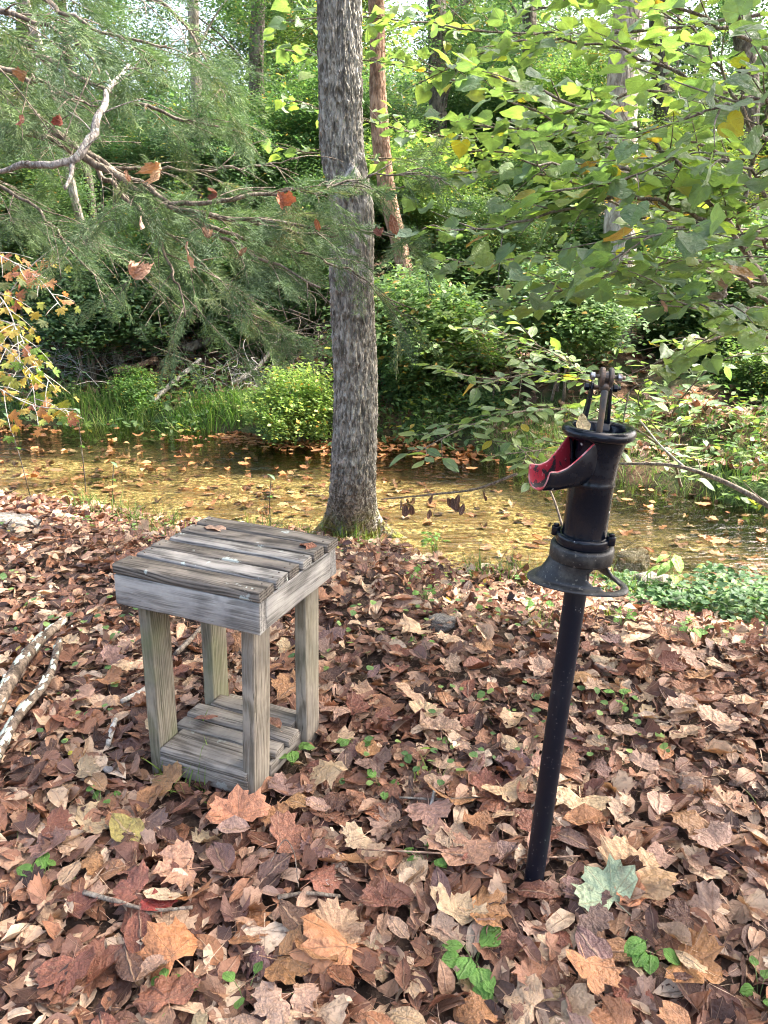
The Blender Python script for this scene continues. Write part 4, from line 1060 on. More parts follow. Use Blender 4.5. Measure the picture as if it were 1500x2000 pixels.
m = MB(); m.tube(local(CD, smooth_path([(-2.6,2.4,-.2),(-2.55,2.4,1.5),(-2.6,2.45,3.2),(-2.5,2.5,5.5)], 20)), [.12,.10,.08,.05], 14, wob=.15); m.build('trunk', M['bark_red'], CD)
CP = [
 ([P(-300,150,2.9), P(0,190,2.9), P(200,330,2.9), P(330,400,2.8), P(480,430,2.75), P(640,440,2.7)], [.022,.016,.012,.006]),
 ([P(-200,230,3.0), P(120,280,3.0), P(300,375,2.9), P(400,440,2.8), P(510,500,2.75), P(620,560,2.7)], [.018,.013,.008,.004]),
 ([P(-200,60,2.6), P(100,120,2.6), P(250,200,2.6), P(350,230,2.6), P(480,260,2.6)], [.016,.012,.007,.003]),
 ([P(-200,-120,2.4), P(50,-20,2.4), P(200,60,2.3), P(330,90,2.3)], [.016,.010,.006,.003]),
 ([P(120,280,3.0), P(240,380,3.0), P(300,450,3.0), P(340,540,3.0), P(360,620,3.0)], [.013,.009,.006,.003]),
 ([P(-200,300,3.3), P(60,400,3.3), P(150,500,3.3), P(200,560,3.3)], [.012,.009,.006,.003]),
 ([P(330,400,2.8), P(500,380,2.8), P(640,370,2.8), P(760,340,2.8), P(860,350,2.8)], [.010,.007,.004,.002]),
 ([P(480,430,2.8), P(600,460,2.8), P(720,450,2.8), P(820,480,2.8)], [.008,.006,.004,.002]),
 ([P(400,440,2.9), P(540,480,2.9), P(680,530,2.9), P(780,600,2.9)], [.009,.006,.004,.002]),
 ([P(-250,-60,2.0), P(0,20,2.0), P(120,60,2.0), P(200,150,2.0)], [.014,.009,.006,.003]),
 ([P(-250,100,2.2), P(0,130,2.2), P(120,180,2.2), P(190,210,2.2)], [.014,.010,.006,.003]),
 ([P(100,-120,2.6), P(220,-40,2.6), P(330,20,2.6), P(400,110,2.6), P(440,200,2.6)], [.010,.007,.005,.002]),
 ([P(200,330,3.1), P(330,330,3.1), P(460,330,3.1), P(580,310,3.1)], [.009,.006,.004,.002]),
 ([P(240,380,3.2), P(400,520,3.2), P(480,600,3.2), P(600,660,3.2)], [.009,.006,.004,.002]),
 ([P(-200,-250,3.0), P(100,-200,3.0), P(350,-160,3.0), P(560,-120,3.0)], [.016,.010,.006,.003]),
 ([P(-150,420,3.5), P(100,440,3.5), P(260,520,3.5), P(330,600,3.5)], [.009,.006,.004,.002]),
]
spp, spd, sps = [], [], []
for k, (q, rad) in enumerate(CP):
    p = smooth_path(q, 36); p[3:] += .014*np.stack([noise(np.arange(33)*.55, i+k*3.7, 0, 19) for i in range(3)], 1)
    tw = twig_set([p], .075, .36, r4, droop=.5, up=.1, start=.12)
    tw2 = twig_set(tw, .09, .16, r4, droop=.6, up=0, start=.2)
    m = MB(); m.tube(local(CD, p), rad, 9, wob=.2)
    for w_ in tw: m.tube(local(CD, w_), [.0028,.0018,.0012], 5)
    for w_ in tw2: m.tube(local(CD, w_), [.0018,.001], 3, cap=False)
    m.build('branch', M['bark_twig'], CD)
    for w_ in tw+tw2:
        for t_ in ((.35,.7,1.0) if len(w_) else ()):
            i = min(5, int(t_*6)); d = w_[i+1]-w_[i]; d = d/np.linalg.norm(d)+r4.normal(0,.3,3)+np.array([0,0,-.12])
            spp.append(w_[i]); spd.append(d); sps.append(r4.uniform(.10,.19))
spp, spd, sps = np.array(spp), np.array(spd), np.array(sps)
u_, v_, d_ = project(spp)
kp = (r4.uniform(0,1,len(spp)) < np.interp(u_, [-100,300,600,900], [.85,.8,.9,1])) & (noise(spp[:,0]*4.5, spp[:,1]*4.5, spp[:,2]*4.5, 90) > -.12)
spp, spd, sps = spp[kp], spd[kp], sps[kp]
print('cedar sprays', len(spp))
scatter('foliage', CS, local(CD, spp), frames(spd, np.array([0,0,1.])[None]+r4.normal(0,.5,(len(spp),3))), sps, M['cedar'], parent=CD, r=r4)
# its crown above the picture
for (x, y, z, s) in [(-2.3,2.6,4.6,1.2),(-2.9,1.7,5.2,1.2)]: put_cloud('crown', 'fine', (x, y, z), s, (.6,.7,.6), CD)
# pale lichened dead limb in front of it
m = MB(); root = P(-80,360,1.9)
DL = thing('dead_cedar_limb', 'pale grey lichened dead limb forking in front of the cedar at left', 'branch', tuple(root))
_dl = smooth_path([root, P(30,325,1.87), P(90,320,1.85), P(140,316,1.85), P(165,285,1.86), P(190,240,1.88), P(205,205,1.92), P(215,170,2.0), P(250,130,2.1)], 40)
_dl[3:] += .006*np.stack([noise(np.arange(37)*.7, i*3.3, 0, 55) for i in range(3)], 1)
m.tube(local(DL, _dl), [.0065,.007,.0085,.0095,.0085,.006,.0035], 12, wob=.45)
m.build('limb', M['dead_limb'], DL)
m = MB(); m.tube(local(DL, smooth_path([P(141,316,1.85), P(138,345,1.84), P(127,368,1.82)], 8)), [.006,.005,.004], 9, wob=.3); m.build('fork', M['dead_limb'], DL)
for q in twig_set([_dl], .07, .16, np.random.default_rng(3), droop=.3, up=.2):
    m = MB(); m.tube(local(DL, q), [.0022,.0008], 5, cap=False); m.build('twig', M['dead_limb'], DL)
# dead brown leaves caught in the cedar
me_s = [tmesh('sycamore_leaf', t_, M['leaf_single']) for t_ in SY_HI]
me_o = [tmesh('oval_leaf', t_, M['leaf_single']) for t_ in OV_HI]
hang = [(312,330,.11,'pale tan leaf',(.50,.32,.2)),(247,345,.08,'dark brown curled leaf',(.20,.09,.05)),(420,375,.08,'dark red brown leaf',(.25,.09,.05)),
 (272,435,.085,'pale pink tan rolled leaf',(.52,.36,.28)),(552,392,.12,'rust red leaf',(.36,.14,.08)),(365,500,.14,'large rolled tan leaf lowest',(.48,.32,.24)),
 (258,535,.13,'pinkish crumpled leaf',(.46,.28,.2)),(475,492,.06,'small brown leaf',(.34,.17,.1)),(120,235,.06,'deep red leaf near the dead limb',(.33,.08,.05)),
 (45,235,.08,'dark maroon leaf at far left',(.2,.07,.05)),(48,150,.07,'brown leaf high at far left',(.38,.22,.12)),(620,438,.06,'orange brown leaf nearest the main trunk',(.34,.15,.08)),
 (410,460,.07,'brown leaf hanging under a twig',(.30,.18,.12)),(770,440,.10,'rusty curled leaf right of the main trunk',(.28,.14,.09)),(745,455,.07,'dark rust leaf beside main trunk',(.24,.10,.07)),(1295,598,.06,'tan leaf caught in redbud twigs',(.55,.35,.22)),(1418,570,.12,'grey brown withered leaf cluster in the redbud',(.30,.25,.21))]
for k, (px, py, s, what, c) in enumerate(hang):
    dep = (1.95 if px < 200 else 2.3+.35*((k*7) % 5)/5) if px < 900 else 2.3
    o = link('caught_leaf', me_s[(3, 7, 11)[k % 3]] if k % 2 == 0 else me_o[(1,3,5,7)[k % 4]]); o.location = P(px, py, dep)
    o.rotation_euler = (random.uniform(.9,2.2), random.uniform(-1.0,1.0), random.uniform(0,6.28)); o.scale = (s*.68,s*.68,s*1.5); o.color = (*c, 1)
    tag(o, what+(' caught in the cedar foliage' if px < 700 and len(what.split()) < 9 else ''), 'leaf', 'dead leaves caught in the branches')

# ------------------------------------------------------------------ leaf litter
def in_stool(x, y, pad=0.0):
    dx, dy = x-ST_P[0], y-ST_P[1]; c, s = math.cos(-ST_YAW), math.sin(-ST_YAW)
    lx, ly = c*dx-s*dy, s*dx+c*dy
    return (np.abs(lx) < SW/2+pad) & (np.abs(ly) < SD/2+pad)
r5 = np.random.default_rng(31)
def litter(n, ylo, yhi, temps, size, tilt, name, mat, label, zup=.04, tint=None, xpad=.6):
    y = r5.uniform(ylo**1.35, yhi**1.35, n)**(1/1.35); x = r5.uniform(-1, 1, n)*(.56*y+xpad)
    e = edge_near(x); k = (y < e+.02) & ~((in_stool(x, y, -.02)) & (r5.uniform(0,1,n) < .6)) & ((x-pb[0])**2+(y-pb[1])**2 > .03**2)
    x, y = x[k], y[k]; n = len(x)
    z = hgt(x, y)+r5.uniform(0,1,n)**1.3*zup+.004
    o = scatter(name, temps, np.stack([x,y,z],1), rots(n, tilt=tilt, r=r5), size*r5.uniform(.55,1.3,n), mat, tint(n) if tint else None, r=r5)
    return tag(o, label, 'leaf litter', kind='stuff')
litter(8500, .6, 7.0, SY_LO+TORN, .102, .32, 'leaf_litter', M['litter'], 'deep carpet of brown sycamore leaves covering the near bank')
litter(12000, .6, 7.0, OV_LO, .078, .45, 'leaf_litter', M['litter'], 'small pointed brown leaves mixed through the near bank litter', zup=.045)
litter(16000, .6, 5.5, RH, .032, .8, 'leaf_fragments', M['litter'], 'crumbled leaf fragments and bits between the fallen leaves', zup=.045)
# straw, needles and thin twig bits
STR = [(np.array([[-.008,-.5,0],[.008,-.5,0],[.03,0,.05],[-.0,.5,0],[.014,0,.05]], float), np.array([[0,1,2],[0,2,4],[4,2,3]]), np.zeros(5))]
litter(5500, .6, 5.5, STR, .075, .25, 'litter_straw', M['litter'], 'dry straw and thin twig bits strewn through the leaf litter', zup=.055)
# the 300 nearest leaves, one by one
COLS = {'tan': (.54,.38,.24), 'orange brown': (.40,.20,.10), 'reddish brown': (.24,.10,.066), 'purplish brown': (.20,.12,.105), 'pinkish tan': (.42,.275,.20), 'dark brown': (.12,.065,.048)}
ckeys = list(COLS); pr_ = [.24,.2,.17,.12,.19,.08]
pts = []
tries = 0
while len(pts) < 268 and tries < 20000:
    tries += 1
    y = r5.uniform(1.02, 2.75)**1.0; x = r5.uniform(-1,1)*(.53*y+.04)
    if in_stool(x, y, .02) or (x-pb[0])**2+(y-pb[1])**2 < .06**2: continue
    if any((x-a)**2+(y-b)**2 < (.052+.02*(y-1))**2 for a, b in pts): continue
    pts.append((x, y))
for k, (x, y) in enumerate(pts):
    is_s = r5.uniform() < .62; c = ckeys[int(r5.choice(6, p=pr_))]; kindn = 'sycamore' if is_s else 'oval'
    form = 'curled' if r5.uniform() < .35 else 'open'
    if is_s: me = me_s[[3,7,11][r5.integers(0,3)] if form == 'curled' else [0,1,2,4,5,6,8,9,10][r5.integers(0,9)]]; s = r5.uniform(.092,.152)
    else: me = me_o[[1,3,5,7][r5.integers(0,4)] if form == 'curled' else [0,2,4,6][r5.integers(0,4)]]; s = r5.uniform(.08,.125)
    o = link('fallen_leaf', me); o.location = (x, y, gz(x, y)+.036+r5.uniform(0,.03))
    t_ = abs(r5.normal(0,.3)); a_ = r5.uniform(0,6.28)
    o.rotation_euler = (t_*math.cos(a_), t_*math.sin(a_), r5.uniform(0,6.28)); o.scale = (s,s,s*r5.uniform(.7,1.3))
    cc = np.array(COLS[c])*r5.uniform(.8,1.2)*(1+r5.normal(0,.04,3)); o.color = (*cc, 1)
    tag(o, f'{form} {c} {kindn} leaf lying on the near leaf litter', 'leaf', f'{form} {c} {kindn} leaves on the near ground')
def hero(px, py, s, rz, col, label, k, kind='s', tilt=(0,0), up=.06, z=None):
    p = on_ground(px, py) if z is None else G(px, py, z)
    o = link('fallen_leaf', (me_s if kind == 's' else me_o)[k]); o.location = (p[0], p[1], p[2]+up); o.scale = (s,)*3
    o.rotation_euler = (tilt[0], tilt[1], rz); o.color = (*col, 1); tag(o, label, 'leaf'); return o
hero(1175,1772,.17,.5,(.38,.47,.30),'pale green sycamore leaf lying right of the pump pipe foot',4,tilt=(.25,-.2))
hero(1128,1600,.165,2.8,(.66,.48,.29),'large flat tan sycamore leaf just right of the black pipe',0,tilt=(.15,0))
hero(985,1580,.14,3.4,(.62,.43,.26),'tan star shaped leaf standing out left of the black pipe',5,tilt=(.2,0))
hero(470,1628,.17,.2,(.52,.24,.14),'bright orange brown maple leaf in front of the stool leg',1,tilt=(.35,0),up=.08)
hero(640,1550,.15,2.3,(.63,.46,.28),'large pale tan folded leaf right of the stool foot',6,tilt=(-.4,.4),up=.08)
hero(655,1880,.24,1.2,(.46,.22,.11),'biggest crumpled orange brown leaf at the bottom centre',3,tilt=(.3,.3),up=.08)
hero(1240,1735,.20,5.4,(.58,.37,.20),'broad orange tan sycamore leaf beside the green leaf',8,tilt=(.2,.1))
hero(330,1895,.18,.8,(.45,.20,.09),'glossy orange leaf with curled tips at the lower left',7,tilt=(.3,-.2),up=.07)
hero(900,1700,.19,2.6,(.48,.27,.18),'wide pinkish brown leaf below the centre left of pipe',9,tilt=(.1,.1))
hero(350,1735,.16,1.9,(.52,.30,.20),'pointed light brown leaf below the stool at left',10,tilt=(.2,0))
hero(315,1800,.09,.6,(.26,.045,.04),'small dark crimson leaf at the lower left',2,tilt=(.1,.2))
hero(250,1655,.12,.9,(.36,.30,.10),'olive green and brown oval leaf left of the orange leaf',2,'o',tilt=(.2,0))
hero(1350,1930,.17,4.0,(.46,.23,.10),'orange brown leaf at the bottom right corner area',5,tilt=(.3,0))
hero(810,1255,.17,2.2,(.60,.42,.27),'pale tan leaf lying alone between stool and pump',0,tilt=(.2,0))
# leaves resting on the stool and in the pump
def st_pt(lx, ly, z): c, s = math.cos(ST_YAW), math.sin(ST_YAW); return (ST_P[0]+c*lx-s*ly, ST_P[1]+s*lx+c*ly, z+gz(*ST_P)+.016)
for (lx, ly, z, s, rz, col, me, lb) in [(-.13,.15,.679,.085,1.2,(.45,.30,.22),me_o[4],'tan oval leaf stuck between the back slats of the stool top'),
        (.20,.14,.683,.075,2.2,(.25,.11,.07),me_s[3],'dark red brown curled leaf on the right end of the stool top'),
        (.12,.02,.108,.07,.8,(.36,.19,.12),me_o[1],'brown leaf lying on the lower shelf of the stool'),
        (-.10,-.02,.108,.075,2.0,(.30,.13,.09),me_o[3],'reddish leaf on the lower shelf beside the left leg'),
        (.03,.06,.112,.045,.3,(.50,.33,.18),me_s[1],'small tan leaf at the middle of the lower shelf')]:
    o = link('resting_leaf', me); o.location = st_pt(lx, ly, z+.008); o.scale = (s,)*3; o.rotation_euler = (.1,.15,rz); o.color = (*col, 1); tag(o, lb, 'leaf')
o = link('resting_leaf', me_o[2]); o.location = P(1137,828,1.53); o.scale = (.05,.042,.05); o.rotation_euler = (1.15,.1,.45); o.color = (.72,.58,.32,1)
tag(o, 'pale yellow dry leaf stuck in the rim of the pump', 'leaf')

# ------------------------------------------------------------------ leaves on and under the water, and on the far bank
def creek_pts(n, fn):
    x = r5.uniform(-6.5, 5.0, n*6); e, f = edge_near(x), edge_far(x); u = r5.uniform(0,1,n*6); y = e+.08+(f-e-.12)*u
    k = r5.uniform(0,1,n*6) < fn(x, u, y); x, y = x[k][:n], y[k][:n]; return x, y
x, y = creek_pts(2300, lambda x, u, y: np.clip(.95*sm(u, .76, .97)*sm(noise(x*1.6, y*2.4, 0, 8), -.35, .5)+.02, 0, 1))
pos = np.stack([x, y, np.full(len(x), WATER+.004)+r5.uniform(0,.003,len(x))], 1)
o = scatter('floating_leaves', SY_LO+OV_LO, pos, rots(len(x), tilt=.05, r=r5), r5.uniform(.04,.12,len(x)), M['water_leaf'], r=r5)
tag(o, 'raft of orange brown leaves floating along the far side of the creek', 'leaf litter', kind='stuff')
x, y = creek_pts(80, lambda x, u, y: np.clip(.04+.96*sm(u, .68, .97), 0, 1)*(np.abs(x) < .53*y))
for k in range(len(x)):
    o = link('floating_leaf', me_s[[0,1,2,4,5,6][k % 6]]); o.location = (x[k], y[k], WATER+.008); s = r5.uniform(.07,.14); o.scale = (s, s, s*.2)
    o.rotation_euler = (0, 0, r5.uniform(0,6.28)); c = [(.38,.18,.07),(.42,.24,.10),(.29,.14,.07)][k % 3]; o.color = (*c, 1)
    nm = ['bright orange','pale orange','rusty'][k % 3]
    tag(o, f'{nm} leaf floating singly on the creek water', 'leaf', f'{nm} leaves floating singly on the creek')
x, y = creek_pts(1000, lambda x, u, y: .25+.5*sm(noise(x*1.1, y*1.9, 0, 18), -.1, .5))
o = scatter('sunken_leaves', SY_LO, np.stack([x, y, hgt(x, y)+.012], 1), rots(len(x), tilt=.12, r=r5), r5.uniform(.06,.12,len(x)), M['litter'], r=r5)
tag(o, 'brown leaves sunk on the golden bed of the creek', 'leaf litter', kind='stuff')
n = 7000; x = r5.uniform(-8, 8, n); y = edge_far(x)+.25+r5.uniform(0,1,n)**1.5*6
o = scatter('far_bank_litter', SY_LO, np.stack([x, y, hgt(x, y)+r5.uniform(0,.04,n)], 1), rots(n, tilt=.5, r=r5), r5.uniform(.08,.15,n), M['litter'], r=r5)
tag(o, 'brown fallen leaves over the slope of the far bank', 'leaf litter', kind='stuff')

# ------------------------------------------------------------------ grasses, sprouts, ground cover
def grass(name, label, x, y, h, color, per=1, tilt=.35, kind='stuff', cat='grass', z=None):
    n = len(x); zz = hgt(x, y)-.01 if z is None else z
    o = scatter(name, BLADE, np.stack([x, y, zz], 1), rots(n, tilt=tilt, r=r5), h*r5.uniform(.5,1.2,n), M['grass'], r=r5)
    o.color = (*color, 1); tag(o, label, cat); 
    if kind: o['kind'] = kind
    elif 'kind' in o: del o['kind']
    return o
def disc(px, py, rx, n, ry=None):
    p = on_ground(px, py); a = r5.uniform(0, 6.28, n); q = r5.uniform(0,1,n)**.5
    return p[0]+rx*q*np.cos(a), p[1]+(ry or rx)*q*np.sin(a)
def strip(x0, x1, n, fn, lo, hi):
    x = r5.uniform(x0, x1, n); return x, fn(x)+r5.uniform(lo, hi, n)
x, y = disc(205,815,.55,900,.3); grass('grass_tussock','tall green grass tussock on the far left bank', x, y, .28, (.9,1.0,.85), kind=None)
x, y = disc(420,815,.6,700,.3); grass('grass_tussock','shorter grass tuft right of the fallen branch on the far bank', x, y, .30, (.9,1.1,.8), kind=None)
x, y = strip(.9, 4.2, 8500, edge_far, -.3, 1.1); grass('bank_grass','pale sunlit grass covering the far bank right of the pump', x, y, .15, (.85,.9,.95), tilt=.8)
x, y = strip(-1.2, 1.6, 3500, edge_far, .02, .8); grass('bank_grass','short green grass on the far bank behind the main trunk', x, y, .14, (.8,.95,.75), tilt=.7)
x, y = strip(-6, -1.2, 2500, edge_far, .02, .5); grass('bank_grass','low grass fringe along the far left waterline', x, y, .14, (.8,.95,.75), tilt=.7)
x, y = strip(-3.2, 2.4, 1900, edge_near, -.22, .1); k = noise(x*2.5, 0, 0, 71) > -.15; x, y = x[k], y[k]; grass('waterline_grass','thin grass blades along the near waterline', x, y, .17, (.8,.85,.75), tilt=.6)
x, y = r5.uniform(-2.5,2.5,1500), r5.uniform(1.1,4.8,1500); k = (np.abs(x) < .55*y+.1) & (noise(x*3, y*3, 0, 41) > .18) & (y < edge_near(x)) & ~in_stool(x, y, .0)
grass('sparse_grass','sparse grass blades poking through the leaf litter', x[k], y[k], .075, (1.2,1.2,1.0), tilt=.8)
for (px, py, n, rr, h, lb) in [(560,1100,40,.05,.1,None),(380,1520,70,.13,.15,'long pale grass blades arching in front of the stool shelf'),(830,1535,30,.05,.1,'small grass tuft below centre right of the stool'),(1195,1215,60,.08,.1,'grass tuft behind the pump pipe'),(1055,1235,50,.05,.12,'upright grass tuft left of the pump pipe'),(300,1050,60,.2,.16,'grass tuft at the waterline behind the stool'),(725,1060,60,.08,.13,'yellow green grass at the right foot of the main tree')]:
    if lb:
        x, y = disc(px, py, rr, n); grass('grass_tuft', lb, x, y, h, (1.3,1.25,1.0), tilt=.75, kind=None)
# far bank ground cover and near right ground cover
n = 10000; x, y = strip(-6, 4.5, n, edge_far, -.34, 1.2); k = noise(x*1.3, y*1.3, 0, 61) > -.1; x, y = x[k], y[k]
o = scatter('bank_ground_cover', RH, np.stack([x, y, hgt(x, y)+r5.uniform(.02,.28,len(x))], 1), rots(len(x), tilt=.6, r=r5), r5.uniform(.035,.10,len(x)), M['green'], r=r5)
o.color = (1.15,1.25,1.0,1); tag(o, 'leafy ground cover hanging along the foot of the far bank', 'ground cover')
n = 5200; x = r5.uniform(1.05, 3.0, n); y = edge_near(x)+r5.uniform(-.5,.3,n)
k = (noise(x*2.6, y*2.6, 0, 62) > -.55) & (r5.uniform(0,1,n) < sm(x, 1.0, 1.5)); x, y = x[k], y[k]
o = scatter('bank_ground_cover', OVG+HT_LO, np.stack([x, y, hgt(x, y)+.03+r5.uniform(0,.22,len(x))*sm(x, 1.1, 1.9)], 1), rots(len(x), tilt=.35, r=r5), r5.uniform(.035,.065,len(x)), M['green'], r=r5)
o.color = (.75,1.0,.85,1); tag(o, 'dark green leafy ground cover on the near bank at right', 'ground cover')

def sprout(px, py, label, n=6, s=.035, h=.03, col=(1.6,1.8,1.2), temps=None, name='green_seedling', cat='plant', spread=.045, up=.0, tilt=.35, group=None):
    p = on_ground(px, py); t = thing(name, label, cat, tuple(p), group=group)
    a = r5.uniform(0,6.28,n); rr = spread*r5.uniform(.4,1,n); hh = .03+h*r5.uniform(.5,1.3,n)
    pos = np.stack([rr*np.cos(a), rr*np.sin(a), hh+up], 1)
    m = MB()
    for q in pos: m.tube([(0,0,-.01),(q[0]*.5,q[1]*.5,q[2]*.7),tuple(q)], [.0012,.0009], 4, cap=False)
    m.build('stem', M['green_stem'], t)
    d = np.stack([np.cos(a), np.sin(a), r5.normal(-.05,.2,n)], 1); R = frames(d, np.array([0,0,1.])[None]+r5.normal(0,tilt,(n,3)))
    for k in range(n):
        T_ = (temps or ME_RD); o = link('leaf', T_[k % len(T_)], t); mt = Matrix(R[k].tolist()).to_4x4(); mt.translation = Vector(pos[k]+d[k]*s*.45)
        o.matrix_basis = mt@Matrix.Scale(float(s*r5.uniform(.7,1.2)), 4); cc = np.array([.17,.30,.11])*np.array(col)/1.5*r5.uniform(.8,1.25); o.color = (*cc, 1)
    return t
g = NG('green_stem'); M['green_stem'] = g.done(g.bsdf((.16,.22,.07), .6))
M['sprout'] = leaf_mat('sprout_leaf', None, .35, veincol=(.35,.5,.2), veinmix=.35, mott=.1, dark=(.1,.1,.03), tcol=(1.2,1.4,.4), objcol=True, space='obj', nscale=4)
RD = [oval_leaf(w=.42, fold=.15, cyv=-.2+.2*i, seed=70+i, n=6, crk=.02, stem=.1) for i in range(3)]
PT = [oval_leaf(w=.2, fold=.2, cyv=-.5, seed=75+i, n=7, crk=.015, stem=.1) for i in range(3)]
ME_RD = [tmesh('round_leaf', t_, M['sprout']) for t_ in RD]; ME_PT = [tmesh('pointed_leaf', t_, M['sprout']) for t_ in PT]
ME_MP = [tmesh('lobed_leaf', t_, M['sprout']) for t_ in MP[:2]]
for args in [
 (95,1740,'low clover like seedling at the lower left edge',9,.04,.02),
 (925,1895,'bright green seedling with scalloped leaves at the bottom centre',6,.055,.03),
 (1265,1880,'round leafed green seedling at the lower right',5,.05,.03),
 (925,1935,'small green seedling lowest beneath the scalloped one',3,.04,.02),
 (835,1700,'small green plant left of the pipe foot',7,.035,.03),
 (570,1495,'round leafed seedling at the foot of the stool front leg',5,.045,.03),
 (700,1470,'small green seedling right of the stool',5,.035,.03),
 (425,1483,'single round green leaf in front of the stool shelf',1,.06,.04),
 (1210,1400,'thin seedling with pale leaves right of the pipe',7,.035,.05),
 (1215,1230,'small leafy weed cluster behind the pipe',12,.03,.04),
 (1335,1255,'green star shaped weed on the right',6,.05,.05),
 (830,1180,'low green weed between stool and rocks',10,.03,.04),
 (800,1140,'small weed near the main tree foot',9,.03,.04),
 (1050,1205,'green weed left of the pipe top',8,.035,.05),
 (200,1590,'tiny green seedling left of the stool',5,.03,.03),
 (480,1965,'pale green seedling at the bottom left of centre',4,.035,.02),
 (1360,1240,'tiny weed right of centre',6,.025,.03),
 (820,1275,'tiny seedling above centre',5,.022,.03),
 (1480,1960,'green seedling in the bottom right corner',6,.03,.03),
 (750,1560,'pair of small green leaves below the stool right side',4,.03,.03),
 (340,1980,'seedling at the bottom edge left',5,.03,.02)]:
    sprout(*args)
sprout(1305,1165,'light green pointed leaf plant standing alone beside the rocks', 7, .13, .16, (2.4,2.2,1.6), ME_PT, 'pointed_leaf_plant', 'plant', .05, .05, .25)
sprout(850,1095,'feathery pale green plant at the waterline right of the main tree', 26, .05, .12, (1.6,1.9,1.3), ME_PT, 'feathery_plant', 'plant', .07, .03, .5)
n = 1500; y = 5.2-3.4*r5.uniform(0,1,n)**1.4; x = r5.uniform(-.55,.6,n)*y; k = (noise(x*2.8, y*2.8, 0, 44) > .0) & (y < edge_near(x)-.05) & ~in_stool(x, y, .03); x, y = x[k], y[k]
o = scatter('tiny_weeds', [(t_[0]*[1,1,1], t_[1], t_[2]) for t_ in RD], np.stack([x, y, hgt(x, y)+r5.uniform(.04,.08,len(x))], 1), rots(len(x), tilt=.4, r=r5), r5.uniform(.015,.035,len(x)), M['green'], r=r5)
o.color = (1.9,2.0,1.5,1); tag(o, 'tiny green weeds sprinkled through the leaf litter', 'ground cover')
# dark thin stems at the waterline on the left
for (px, py, pts_, lb) in [(170,985,[(172,985,0),(160,880,.1),(150,800,.1)],'thin dark upright weed stem with one leaf at left waterline'),
        (62,978,[(62,978,0),(35,880,.1),(12,810,.1)],'thin dark leaning weed stem at the far left waterline'),
        (222,985,[(222,985,0),(220,960,0),(222,905,0)],'short dark stem behind the leaf litter at left'),
        (528,1030,[(528,1030,0),(527,970,0),(530,930,0)],'bare forked twig rising behind the stool')]:
    b0 = on_ground(px, py); dep = (b0[1]*cp-(b0[2]-CAMH)*sp)
    t = thing('weed_stem', lb, 'plant', tuple(b0)); m = MB(); q = [b0-[0,0,.03]]+[P(a_, b_, dep-.25*(py-b_)/180) for a_, b_, c_ in pts_[1:]]
    pth_ = smooth_path(q, 12); m.tube(local(t, pth_), [.005,.004,.003], 6, wob=.2)
    for w_ in twig_set([pth_], .09, .09, r5, up=.4): m.tube(local(t, w_), [.002,.001], 4, cap=False)
    m.build('stem', M['bark_dark'], t)
    for k in range(2):
        o = link('leaf', ME_PT[k], t); o.location = tuple(local(t, pth_[-1-k*4])); o.scale = (.09,)*3; o.rotation_euler = (.4,.2,1+2*k); o.color = (.12,.22,.12,1)

# ------------------------------------------------------------------ fallen branches, sticks and rocks
def log(name, label, pts, rad, mat, sides=12, cat='branch', twigs=0):
    p0 = np.array(pts[0]); t = thing(name, label, cat, tuple(p0)); pth_ = smooth_path(pts, 26)
    m = MB(); m.tube(local(t, pth_), rad, sides, wob=.22, seed=len(label)); m.build('wood', mat, t)
    if twigs:
        for w_ in twig_set([pth_], .25, twigs, r5, up=.3):
            q = MB(); q.tube(local(t, w_), [max(rad[0]*.3,.002),.001], 5, cap=False); q.build('twig', mat, t)
    return t, pth_
def og(px, py, up=0): p = on_ground(px, py); return p+[0,0,up]
g = NG('lichen'); v = g.coord('Object'); M['lichen'] = g.done(g.bsdf(g.mix(g.noise(v, 60, 3), (.33,.38,.32), (.56,.62,.53)), .95, 0, .1, g.bump(g.noise(v, 150, 4), 1, .004)))
for (nm, pts_, rad) in [('thicker lichen covered fallen branch at the left edge', [og(-40,1500,.05), og(20,1380,.085), og(75,1300,.085), og(130,1240,.07)], [.028,.026,.023,.016]),
                        ('thinner lichen covered fallen branch beside the thicker one', [og(-20,1560,.06), og(40,1440,.075), og(95,1370,.08), og(122,1280,.07)], [.018,.017,.015,.012])]:
    t, pth_ = log('fallen_branch', nm, pts_, rad, M['bark_lichen'])
    for k in range(34):       # crusty lichen rosettes
        i = r5.integers(1, 25); a = r5.uniform(.2, 2.9); r_ = np.interp(i/25, np.linspace(0,1,len(rad)), rad)
        T_ = pth_[min(25,i+1)]-pth_[i-1]; T_ /= np.linalg.norm(T_); S_ = np.cross(T_, [0,0,1]); S_ /= np.linalg.norm(S_); U_ = np.cross(S_, T_)
        nrm_ = S_*math.cos(a)+U_*math.sin(a); c_ = pth_[i]+nrm_*r_*.95; m = MB()
        nn = 12; rr_ = .006+.012*r5.uniform(0,1); ang = np.arange(nn)*2*math.pi/nn
        B_ = np.cross(T_, nrm_)
        rad1 = rr_*(.45+.95*r5.uniform(0,1,nn)); ring = [c_+T_*np.cos(q)*s1*1.6+B_*np.sin(q)*s1*.8-nrm_*r_*.25*abs(np.sin(q)) for q, s1 in zip(ang, rad1)]
        ring2 = [c_+(p_-c_)*.6+nrm_*(.003+.002*r5.uniform()) for p_ in ring]
        V = [c_+nrm_*.005]+ring2+ring; F = [(0,1+j,1+(j+1)%nn) for j in range(nn)]+[(1+j,1+nn+j,1+nn+(j+1)%nn,1+(j+1)%nn) for j in range(nn)]
        m.add(local(t, V), F); m.build('lichen_patch', M['lichen'], t)
log('stick', 'short lichen flecked stick left of the stool front', [og(215,1480,.05), og(222,1455,.055), og(230,1430,.05)], [.008,.009,.007], M['bark_grey'])
